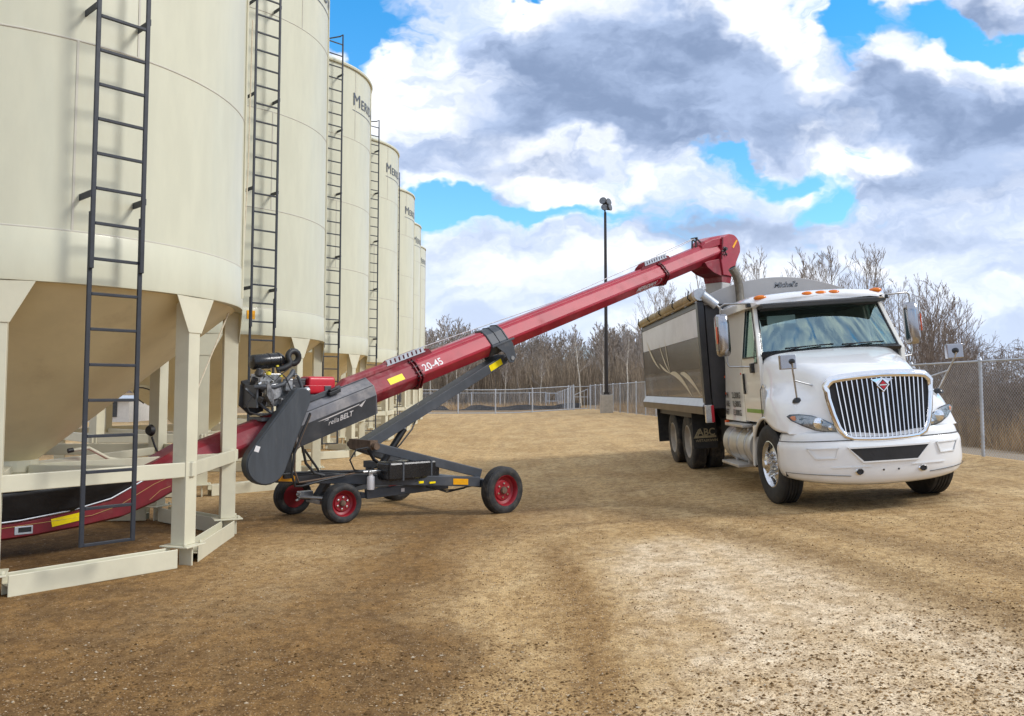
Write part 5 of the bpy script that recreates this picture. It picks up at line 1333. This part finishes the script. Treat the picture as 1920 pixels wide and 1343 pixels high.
k.prism([(-.16, .115), (.53, .125), (.52, .112), (.0, .100)], sfn, 0, .001); k.prism([(-.06, .085), (.02, .09), (.015, .078)], sfn, 0, .001); k.prism([(.52, .10), (.64, .145), (.56, .065)], sfn, 0, .001)
k.build('lettering', M['white_decal'], shd)
k = MB().box((0, 0, 0), (.18, .10, .05), Matrix.Translation(ax(-2.03, -.20, .20)) @ Matrix.Rotation(-AL, 4, 'Y')); k.box((0, 0, 0), (.12, .08, .03), Matrix.Translation(ax(-2.03, -.20, .24)) @ Matrix.Rotation(-AL, 4, 'Y')); k.build('latch', M['black'], shd, bevel=.008)

# belt guard: long rounded plate covering the drive belt
def capsule(c0, r0, c1, r1, n=14):
    c0, c1 = Vector(c0), Vector(c1); d = (c1 - c0); a0 = math.atan2(d.y, d.x); al = math.acos(max(-1, min(1, (r0 - r1) / d.length)))
    pts = [(c0.x + r0 * math.cos(a0 + al + (2 * math.pi - 2 * al) * i / n), c0.y + r0 * math.sin(a0 + al + (2 * math.pi - 2 * al) * i / n)) for i in range(n + 1)]
    return pts + [(c1.x + r1 * math.cos(a0 - al + 2 * al * i / n), c1.y + r1 * math.sin(a0 - al + 2 * al * i / n)) for i in range(n + 1)]
gp = capsule((-3.19, .875), .275, (-2.72, 1.70), .135)
gd = MB().prism(gp, lambda a, b, t: Vector((a, t, b)), -.50, -.34).build('belt_guard', M['grey_guard'], BC, bevel=.015, smooth=40)
gp2 = capsule((-3.19, .875), .255, (-2.72, 1.70), .118)
MB().prism(gp2, lambda a, b, t: Vector((a, t, b)), -.512, -.4995).build('guard_face', M['grey_guard'], gd, smooth=40)
k = MB().prism([(-3.37, 1.04), (-3.31, 1.02), (-3.285, 1.09), (-3.345, 1.11)], lambda a, b, t: Vector((a, -.5125 - t, b)), 0, .002); k.build('decal', M['white_decal'], gd)
MB().tube([(-2.60, -.50, 1.50), (-2.72, -.51, 1.24), (-2.83, -.52, .98), (-2.86, -.52, .72), (-2.80, -.50, .56), (-2.68, -.45, .55), (-2.3, -.38, .60), (-2.0, -.36, .63)], .016, 8).build('hydraulic_hose', M['hose'], BC, smooth=60)
MB().tube([(-2.58, -.47, 1.48), (-2.70, -.47, 1.2), (-2.80, -.48, .98), (-2.80, -.48, .76), (-2.73, -.46, .60), (-2.2, -.34, .62), (-1.7, -.3, .66)], .012, 8).build('hydraulic_hose', M['brown_steel'], BC, smooth=60)

# engine on its mount above the tube
E_ = bpy.data.objects.new('engine', None); COL.objects.link(E_); E_.parent = BC; E_.location = (-2.92, -.02, 1.72)
rg = random.Random(4)
k = MB().box((.02, .02, .02), (.36, .42, .30)); k.box((-.06, .05, .22), (.30, .30, .16)); k.box((.16, -.10, -.08), (.30, .34, .10))
for i in range(8): k.box((-.20 + .012 * i, -.18, .10 - .02 * i), (.012, .26, .20))
k.box((.12, -.22, .15), (.10, .10, .16)); k.lathe([(.001, -.30), (.10, -.30), (.12, -.26), (.12, -.21), (.001, -.2)], c=(-.10, 0, .06), axis='Y', n=20)
k.build('block', M['engine'], E_, bevel=.012)
for i in range(34):
    c = (rg.uniform(-.30, .24), rg.uniform(-.28, .22), rg.uniform(-.12, .36)); s_ = rg.uniform(.02, .075); k = MB()
    if rg.random() < .5: k.box(c, (s_ * rg.uniform(.6, 2), s_, s_ * rg.uniform(.6, 1.6)), Matrix.Translation(c) @ Matrix.Rotation(rg.random() * 3, 4, (rg.random(), rg.random(), 1)) @ Matrix.Translation([-q for q in c]))
    else: k.lathe([(.001, -s_), (s_ * .7, -s_ * .9), (s_ * .7, s_ * .9), (.001, s_)], c=c, axis=rg.choice('XYZ'), n=10)
    k.build('fitting', M['engine_dark'], E_, bevel=.004)
for i in range(16):
    c = (rg.uniform(-.28, .26), rg.uniform(-.30, -.05), rg.uniform(-.02, .36)); s_ = rg.uniform(.014, .045)
    MB().box(c, (s_ * 2, s_, s_ * 1.3), Matrix.Translation(c) @ Matrix.Rotation(rg.random() * 3, 4, (rg.random(), rg.random(), 1)) @ Matrix.Translation([-q for q in c])).build('fitting', M['alloy'], E_, bevel=.004)
k = MB().lathe([(.001, -.30), (.085, -.29), (.10, -.27), (.10, -.06), (.106, -.06), (.106, -.04), (.10, -.04), (.10, .08), (.106, .08), (.106, .10), (.10, .10), (.085, .14), (.06, .17), (.001, .17)], axis='X', n=26, m=Matrix.Translation((-.02, -.02, .475)) @ Matrix.Rotation(R_(4), 4, 'Z') @ Matrix.Rotation(R_(-6), 4, 'Y'))
ac = k.build('air_cleaner', M['black_gloss'], E_, smooth=40)
k = MB().tube([(.12, -.02, .475), (.19, -.02, .445)] + [(.27 + .085 * math.cos(q), -.03 - .012 * (q + 1.6), .525 + .085 * math.sin(q)) for q in np.linspace(-1.7, 3.9, 17)] + [(.20, -.10, .42), (.13, -.10, .38), (.03, -.08, .35)], .042, 12)
for i in range(9): pass
k.build('intake_hose', M['hose'], ac, smooth=50)
k = MB().tube([(-.34, -.22, .12), (-.26, -.26, .13), (-.10, -.29, .12), (.02, -.29, .16), (.14, -.27, .28), (.20, -.22, .34)], .030, 10); k.build('exhaust_pipe', M['grey_steel'], E_, smooth=50)
k = MB().tube([(.18, -.24, .32), (.27, -.22, .25), (.33, -.2, .14), (.35, -.18, -.05)], .022, 8); k.tube([(-.42, -.12, .10), (-.36, -.15, .04), (-.2, -.2, -.14), (-.04, -.24, -.26)], .022, 6); k.build('pipe', M['grey_steel'], E_, smooth=50)
k = MB().tube([(-.36, -.2, .0), (-.44, -.2, -.10), (-.40, -.22, -.20), (-.26, -.25, -.25), (-.12, -.26, -.22)], .009, 6); k.tube([(-.05, -.30, .33), (.05, -.32, .24), (.12, -.3, .1), (.22, -.28, .0)], .008, 6); k.tube([(-.2, -.28, .28), (-.1, -.31, .2), (.0, -.30, .3), (.1, -.28, .36)], .007, 6); k.build('cable', M['hose'], E_, smooth=50)
k = MB().lathe([(.001, -.025), (.034, -.02), (.034, .02), (.001, .025)], c=(-.16, -.24, .30), axis='Z', n=14); k.box((.02, -.22, .27), (.04, .03, .025)); k.box((-.02, -.2, .40), (.03, .03, .02)); k.build('filler_cap', M['yellow_cap'], E_, smooth=40)
k = MB().prism([(-.34, .16), (-.02, .14), (-.02, -.20), (-.20, -.26), (-.36, -.12)], lambda a, b, t: Vector((a, t, b)), .20, .24); k.box((-.30, -.02, .0), (.03, .42, .30)); k.box((.02, .0, -.30), (.5, .42, .05)); k.box((.02, -.18, -.20), (.06, .06, .2)); k.build('mount', M['grey_steel'], E_, bevel=.008)
k = MB().box((.36, .02, .14), (.20, .17, .15)); k.box((.36, .02, .225), (.21, .18, .03)); k.build('battery', M['engine_dark'], E_, bevel=.012)
# fuel tank in its cradle
k = MB(); rr = []
for t in (-.20, -.185, .185, .20):
    s_ = .90 if abs(t) > .19 else 1.0
    rr.append([ax(-2.13, 0, .335) + Vector((t, .15 * s_ * (1 if math.cos(a) > 0 else -1) * abs(math.cos(a)) ** .35, .125 * s_ * (1 if math.sin(a) > 0 else -1) * abs(math.sin(a)) ** .35)) for a in np.linspace(0, 2 * math.pi, 41)[:-1]])
ft = k.loft(rr, True, True).build('petrol_tank', M['red_plastic'], BC, bevel=.02, smooth=40)
k = MB().lathe([(.001, .115), (.035, .115), (.035, .145), (.02, .155), (.001, .155)], c=tuple(ax(-2.2, 0, .335)), n=14); k.box(tuple(ax(-2.26, 0, .335) + Vector((0, 0, .128))), (.16, .04, .02)); k.build('tank_cap', M['black_gloss'], ft, smooth=40)
c_ = ax(-2.13, 0, .335)
MB().box(tuple(c_ + Vector((-.06, 0, -.005))), (.404, .304, .008)).build('tank_rib', M['red_plastic'], ft, bevel=.003)
k = MB().box(tuple(c_ + Vector((.08, -.158, -.07))), (.10, .012, .13)); k.box(tuple(c_ + Vector((0, 0, -.132))), (.36, .32, .012)); k.beam(c_ + Vector((.08, -.15, -.13)), ax(-2.13, -.17, .12), .10, .02); k.beam(c_ + Vector((-.18, -.15, -.13)), ax(-2.55, -.17, .12), .08, .02); k.beam(ax(-2.62, -.16, .22), ax(-1.9, -.16, .22), .03, .07); k.build('tank_cradle', M['grey_steel'], BC, bevel=.006)
k = MB().box(tuple(ax(-2.48, -.16, .28)), (.12, .12, .16)); k.tube([ax(-2.6, -.2, .34), ax(-2.35, -.2, .36)], .05, 10); k.build('gearbox', M['steel'], BC, bevel=.02)

# lift-arm clamp and arm
k = MB()
CL = [(a * 1.10, b * 1.12) for a, b in OCT]
for t in (.70, .86, 1.02): k.loft([[ax(t - .012, a, b) for a, b in CL], [ax(t + .012, a, b) for a, b in CL]], True, True)
C2 = [(a * 1.05, b * 1.06) for a, b in OCT]; tube_sec(k, .68, 1.04, C2)
k.build('lift_clamp', M['grey_steel'], BC, bevel=.006)
for s_ in (-1, 1):
    k = MB().prism([(.74, -.06), (1.06, -.06), (1.08, -.12), (1.07, -.35), (.99, -.42), (.91, -.39), (.87, -.22)], lambda a, b, t: ax(a, s_ * (.28 + t), b), 0, .016); k.beam(ax(.66, s_ * .285, -.045), ax(1.12, s_ * .285, -.045), .05, .03); k.build('clamp_plate', M['grey_steel'], BC, bevel=.004)
MB().tube([ax(.99, -.31, -.34), ax(.99, .31, -.34)], .035, 12).build('pivot_pin', M['steel'], BC, smooth=40)
top = ax(.99, 0, -.34); piv = Vector((-1.50, 0, 1.02))
a_ = top + Vector((0, -.02, 0)); b_ = piv + Vector((0, -.04, 0))
arm = MB().beam(a_, b_, .26, .15, up=(0, 0, 1)).beam(a_.lerp(b_, .35) + Vector((0, -.05, .078)), b_ + Vector((0, -.05, .078)), .05, .012).build('lift_arm', M['grey_steel'], BC, bevel=.01)
for s_ in (-1, 1):
    d_ = (b_ - a_); 
    if s_ < 0:
        fnr = lambda x, y, t: a_ + d_.normalized() * x + Vector((0, -.1305 - t, 0)) + d_.normalized().cross(Vector((0, -1, 0))) * y
        MB().prism([(.12, -.05), (.40, -.05), (.40, .05), (.12, .05)], fnr, 0, .003).build('reflector', M['yellow'], arm)
    lo = MB().beam(piv + Vector((0, s_ * .30, -.02)), (-.06, s_ * .92, .58), .09, .13).build('lower_arm', M['grey_steel'], BC, bevel=.01)
k = MB().tube([piv + Vector((0, -.38, -.01)), piv + Vector((0, .38, -.01))], .05, 12); k.beam(piv + Vector((0, -.3, 0)), piv + Vector((0, .3, 0)), .12, .14); k.build('cross_shaft', M['brown_steel'], BC, smooth=40)
k = MB().tube([(-1.18, 0, .72), (-.80, 0, 1.22)], .05, 12); k.build('hydraulic_cylinder', M['black'], BC, smooth=40)
MB().tube([(-.80, 0, 1.22), (-.52, 0, 1.58)], .026, 10).build('cylinder_rod', M['chrome'], BC, smooth=40)
MB().tube([(-1.12, -.1, .85), (-.95, -.13, 1.0), (-.72, -.1, 1.22), (-.62, -.04, 1.34)], .012, 6).build('hydraulic_hose', M['hose'], BC, smooth=60)
MB().tube([(-1.62, -.34, 1.0), (-1.82, -.36, .98), (-1.92, -.36, .84), (-1.84, -.34, .70), (-1.62, -.32, .66), (-1.4, -.3, .74)], .012, 6).build('hydraulic_hose', M['hose'], BC, smooth=60)
MB().tube([(-1.60, -.3, .98), (-1.50, -.3, .82), (-1.30, -.28, .70), (-1.0, -.26, .8)], .025, 6).build('brace', M['black'], BC, smooth=60)

# undercarriage frame
k = MB()
k.beam((-2.72, .26, .61), (-.13, -.98, .47), .10, .14); k.beam((-2.72, .26, .61), (-.15, .98, .45), .10, .14)
k.beam((-.05, -1.02, .44), (-.08, 1.02, .42), .11, .12); k.beam((-1.63, -.30, .345), (-.36, -.50, .41), .09, .13); k.beam((-1.7, .6, .33), (-.36, .60, .40), .09, .13)
k.beam((-2.05, -.20, .30), (-2.16, .66, .28), .09, .09); k.beam((-2.10, .22, .30), (-2.0, .02, .62), .12, .10); k.beam((-2.75, .3, .60), (-2.6, .2, .95), .12, .10); k.beam((-2.62, .2, .92), (-2.35, .0, 1.2), .14, .12)
k.beam((-1.66, -.3, .33), (-1.72, .6, .33), .08, .08); k.beam((-1.16, -.4, .70), (-1.2, .4, .70), .12, .10); k.beam((-1.2, -.28, .45), (-1.2, -.28, .72), .1, .1); k.beam((-1.2, .3, .45), (-1.2, .3, .72), .1, .1)
k.build('frame', M['grey_steel'], BC, bevel=.01)
k = MB()
k.box((-2.62, .1, .80), (.10, .06, .40), None); k.tube([(-2.58, -.25, 1.05), (-2.5, -.2, .82), (-2.36, -.18, .68), (-2.22, -.2, .64)], .02, 6); k.tube([(-2.52, -.2, 1.0), (-2.4, -.16, .86), (-2.3, -.14, .74), (-2.26, -.2, .62)], .016, 6)
k.tube([(-2.9, -.02, .67), (-2.2, -.10, .69), (-1.6, -.42, .66), (-1.2, -.5, .62)], .018, 6); k.tube([(-2.6, -.06, .655), (-2.0, -.24, .67), (-1.5, -.42, .68)], .012, 6)
k.tube([(-2.1, .1, .35), (-1.8, -.2, .45), (-1.55, -.2, .5), (-1.5, -.3, .42)], .02, 6); k.tube([(-.75, -.7, .40), (-.55, -.75, .33), (-.3, -.85, .38)], .012, 6); k.tube([(-.85, -.65, .42), (-.62, -.72, .36), (-.45, -.8, .36), (-.2, -.95, .42)], .012, 6)
k.build('hydraulic_hose', M['hose'], BC, smooth=60)
k = MB()
k.tube([(-2.0, -.2, .30), (-2.42, .15, .33)], .025, 6); k.tube([(-2.42, .2, .36), (-2.16, .5, .30)], .02, 6); k.tube([(-2.5, .05, .30), (-2.1, .62, .27)], .018, 6); k.box((-2.3, .2, .36), (.2, .1, .08)); k.box((-2.1, .25, .24), (.12, .4, .06)); k.build('steering_linkage', M['steel'], BC, bevel=.008)
# oil tank, filter, valves, lamps
tk = MB().box((-1.06, -.52, .67), (.86, .34, .25)).build('oil_tank', M['black_gloss'], BC, bevel=.03)
for x_ in (-1.26, -.78): MB().box((x_, -.52, .67), (.025, .352, .262)).build('tank_strap', M['grey_steel'], tk)
k = MB().lathe([(.001, .42), (.05, .42), (.055, .44), (.055, .58), (.05, .60), (.03, .61), (.03, .65), (.001, .65)], c=(-1.62, -.42, 0), n=16); fl_ = k.build('oil_filter', M['white_decal'], BC, smooth=40)
k = MB().box((-1.62, -.42, .665), (.12, .10, .04)); k.tube([(-1.75, -.42, .67), (-1.4, -.45, .67)], .02, 6); k.build('filter_head', M['steel'], fl_, bevel=.006)
k = MB().box((-.98, -.72, .50), (.075, .02, .03)); k.box((-.80, -.74, .485), (.10, .02, .025)); k.build('amber_lamp', M['yellow'], BC)
for (p_, q_, s_) in (((-2.70, .21, .61), (-.13, -.98, .47), .085), ((-.13, -.98, .47), (-2.72, .26, .61), .26)):
    a_ = Vector(p_); d_ = (Vector(q_) - a_).normalized(); sd_ = d_.cross(Vector((0, 0, 1))).normalized()
    if sd_.y > 0: sd_ = -sd_
    fnr = lambda x, y, t: a_ + d_ * x + sd_ * (.0515 + t) + Vector((0, 0, y))
    MB().prism([(s_ - .08, -.045), (s_ + .14, -.045), (s_ + .14, .04), (s_ - .08, .04)], fnr, 0, .003).build('reflector', M['amber_decal'], BC)
MB().box((-1.08, -.432, .375), (.09, .004, .05)).build('decal', M['white_decal'], BC)
def cart_wheel(c, R, hw, yaw=0.0):
    s = -1 if c[1] < .3 else 1
    mm = Matrix.Translation(c) @ Matrix.Rotation(R_(yaw), 4, 'Z') @ Matrix.Rotation(math.pi / 2 if s > 0 else -math.pi / 2, 4, 'Z')
    # rounded agricultural tyre, flattened a little where it stands
    prof = [(R * .62, -hw * .78), (R * .72, -hw * .98), (R * .84, -hw), (R * .94, -hw * .86), (R * .985, -hw * .62)]
    for g_ in (-.5, -.17, .17, .5): prof += [(R, hw * (g_ - .07)), (R * .972, hw * (g_ - .05)), (R * .972, hw * (g_ + .05)), (R, hw * (g_ + .07))]
    prof += [(R * .985, hw * .62), (R * .94, hw * .86), (R * .84, hw), (R * .72, hw * .98), (R * .62, hw * .78)]
    k = ring_lathe(MB(), prof, 56, mm)
    k.v = [(p[0], p[1], max(p[2], .012)) for p in k.v]
    ty = k.build('wheel', M['rubber_grime'], BC, smooth=35)
    rm = MB().lathe([(R * .61, -hw * .7), (R * .62, hw * .60), (R * .66, hw * .80), (R * .645, hw * .88), (R * .60, hw * .72), (R * .57, hw * .20), (R * .46, hw * .05), (R * .40, hw * .22), (R * .2, hw * .22), (.001, hw * .22)], axis='X', n=40, m=mm).build('rim', M['rim_red'], ty, smooth=35)
    k = MB().lathe([(R * .155, hw * .1), (R * .155, hw * .45), (R * .13, hw * .62), (R * .06, hw * .68), (.001, hw * .68)], axis='X', n=18, m=mm); k.build('hub', M['brown_steel'], ty, smooth=40)
    for i in range(6): MB().lathe([(.016, hw * .2), (.016, hw * .36), (.001, hw * .38)], axis='X', n=6, m=mm @ Matrix.Translation((0, R * .29 * math.cos(i * 1.047 + .4), R * .29 * math.sin(i * 1.047 + .4)))).build('lug_nut', M['chrome'], ty)
    return ty
cart_wheel((.16, -1.15, .34), .345, .105); cart_wheel((-.2, 1.12, .34), .345, .105)
cart_wheel((-2.04, -.36, .265), .27, .105, -4); cart_wheel((-2.18, .82, .265), .27, .105, -4)

# intake hopper under the bin: red pan, black canvas sides, steel edging
k = MB(); rr = []
for t, zb, zt_, hw in ((-6.9, .17, .36, .46), (-5.8, .22, .42, .46), (-5.3, .27, .50, .45), (-4.85, .33, .66, .40), (-4.45, .46, .86, .30), (-4.05, .66, 1.08, .25)):
    rr.append([Vector((t, a, b)) for a, b in ((-hw, zb + .05), (-hw, zt_), (-hw * .72, zt_ + (.03 if t < -5 else .10)), (hw * .72, zt_ + (.03 if t < -5 else .10)), (hw, zt_), (hw, zb + .05), (hw * .55, zb), (-hw * .55, zb))])
pan = k.loft(rr, True, True).build('hopper_pan', M['red_dark'], BC, bevel=.006)
k = MB(); rr = []
for t, z0, z1, y0, y1 in ((-6.9, .38, .72, -.46, -.56), (-6.4, .40, .73, -.46, -.57), (-5.9, .43, .75, -.46, -.57), (-5.4, .49, .78, -.45, -.55), (-5.0, .58, .82, -.42, -.50), (-4.72, .71, .86, -.37, -.42)):
    rr.append([Vector((t, y0 + (y1 - y0) * q + .02 * math.sin(q * 7 + t * 5), z0 + (z1 - z0) * q)) for q in np.linspace(0, 1, 7)])
k.loft(rr, False, False); k.loft([[Vector((p.x, -p.y, p.z)) for p in r] for r in rr], False, False)
cv = k.build('canvas_skirt', M['canvas'], pan, smooth=60); md = cv.modifiers.new('thickness', 'SOLIDIFY'); md.thickness = .006
k = MB()
for s_ in (-1, 1):
    k.tube([(-6.9, s_ * .565, .735), (-6.4, s_ * .575, .745), (-5.9, s_ * .575, .765), (-5.4, s_ * .555, .795), (-5.0, s_ * .505, .835), (-4.68, s_ * .42, .88)], .016, 6)
    k.tube([(-6.9, s_ * .475, .385), (-5.9, s_ * .475, .435), (-5.4, s_ * .465, .495), (-5.0, s_ * .435, .585), (-4.62, s_ * .345, .76)], .010, 6)
k.build('edging', M['galv'], pan, smooth=60)
k = MB().box((-5.45, -.4585, .40), (.30, .006, .085), Matrix.Translation((-5.45, 0, .40)) @ Matrix.Rotation(R_(-9), 4, 'Y') @ Matrix.Translation((5.45, 0, -.40))); k.build('reflector', M['yellow'], pan)
k = MB().box((-5.86, -.464, .33), (.17, .008, .085)); k.build('hand_hole', M['galv'], pan, bevel=.01); MB().box((-5.85, -.469, .335), (.12, .004, .05)).build('hole_dark', M['black'], pan)
k = MB().tube([(-6.3, -.466, .28), (-6.05, -.466, .37), (-5.2, -.458, .42), (-4.9, -.412, .50), (-4.5, -.315, .70), (-4.28, -.285, .78)], .0026, 5); k.tube([(-4.55, -.325, .52), (-4.42, -.30, .62), (-4.3, -.29, .66)], .0026, 5); k.build('pinstripe', M['gold'], pan)
# square hand hole and weathered strip on the lower tube
k = MB().prism([(-3.78, -.09), (-3.52, -.05), (-3.52, -.15), (-3.66, -.19), (-3.80, -.16)], lambda a, b, t: ax(a, -.25 + max(0, -.055 - b) * .90 - t, b), .001, .006); k.build('scuff_plate', M['galv'], tb3)
k = MB().prism([(-3.74, -.045), (-3.55, -.02), (-3.53, -.055), (-3.72, -.085)], lambda a, b, t: ax(a, -.25 + max(0, -.055 - b) * .90 - t, b), .0065, .008); k.build('slot', M['black'], tb3)
# return-roller housing, jack handle and lamp near the hopper
k = MB().tube([(-5.2, .52, 1.08), (-5.0, .56, 1.10), (-4.75, .62, .95), (-4.6, .66, .93)], .022, 8); jh = k.build('jack_handle', M['cream_leg'], BC, smooth=50)
MB().tube([(-5.24, .515, 1.075), (-5.18, .525, 1.085)], .028, 8).build('grip', M['black'], jh)
MB().box((-4.95, .52, .80), (.30, .22, .20)).build('winch_cover', M['red_plastic'], BC, bevel=.02)
k = MB().tube([(-4.22, .30, .92), (-4.30, .32, 1.10), (-4.34, .32, 1.22)], .014, 6); k.lathe([(.001, -.03), (.055, -.03), (.075, .01), (.06, .03), (.001, .03)], axis='X', n=16, m=Matrix.Translation((-4.36, .32, 1.30)) @ Matrix.Rotation(R_(25), 4, 'Z')); k.build('work_lamp', M['black'], BC, smooth=40)
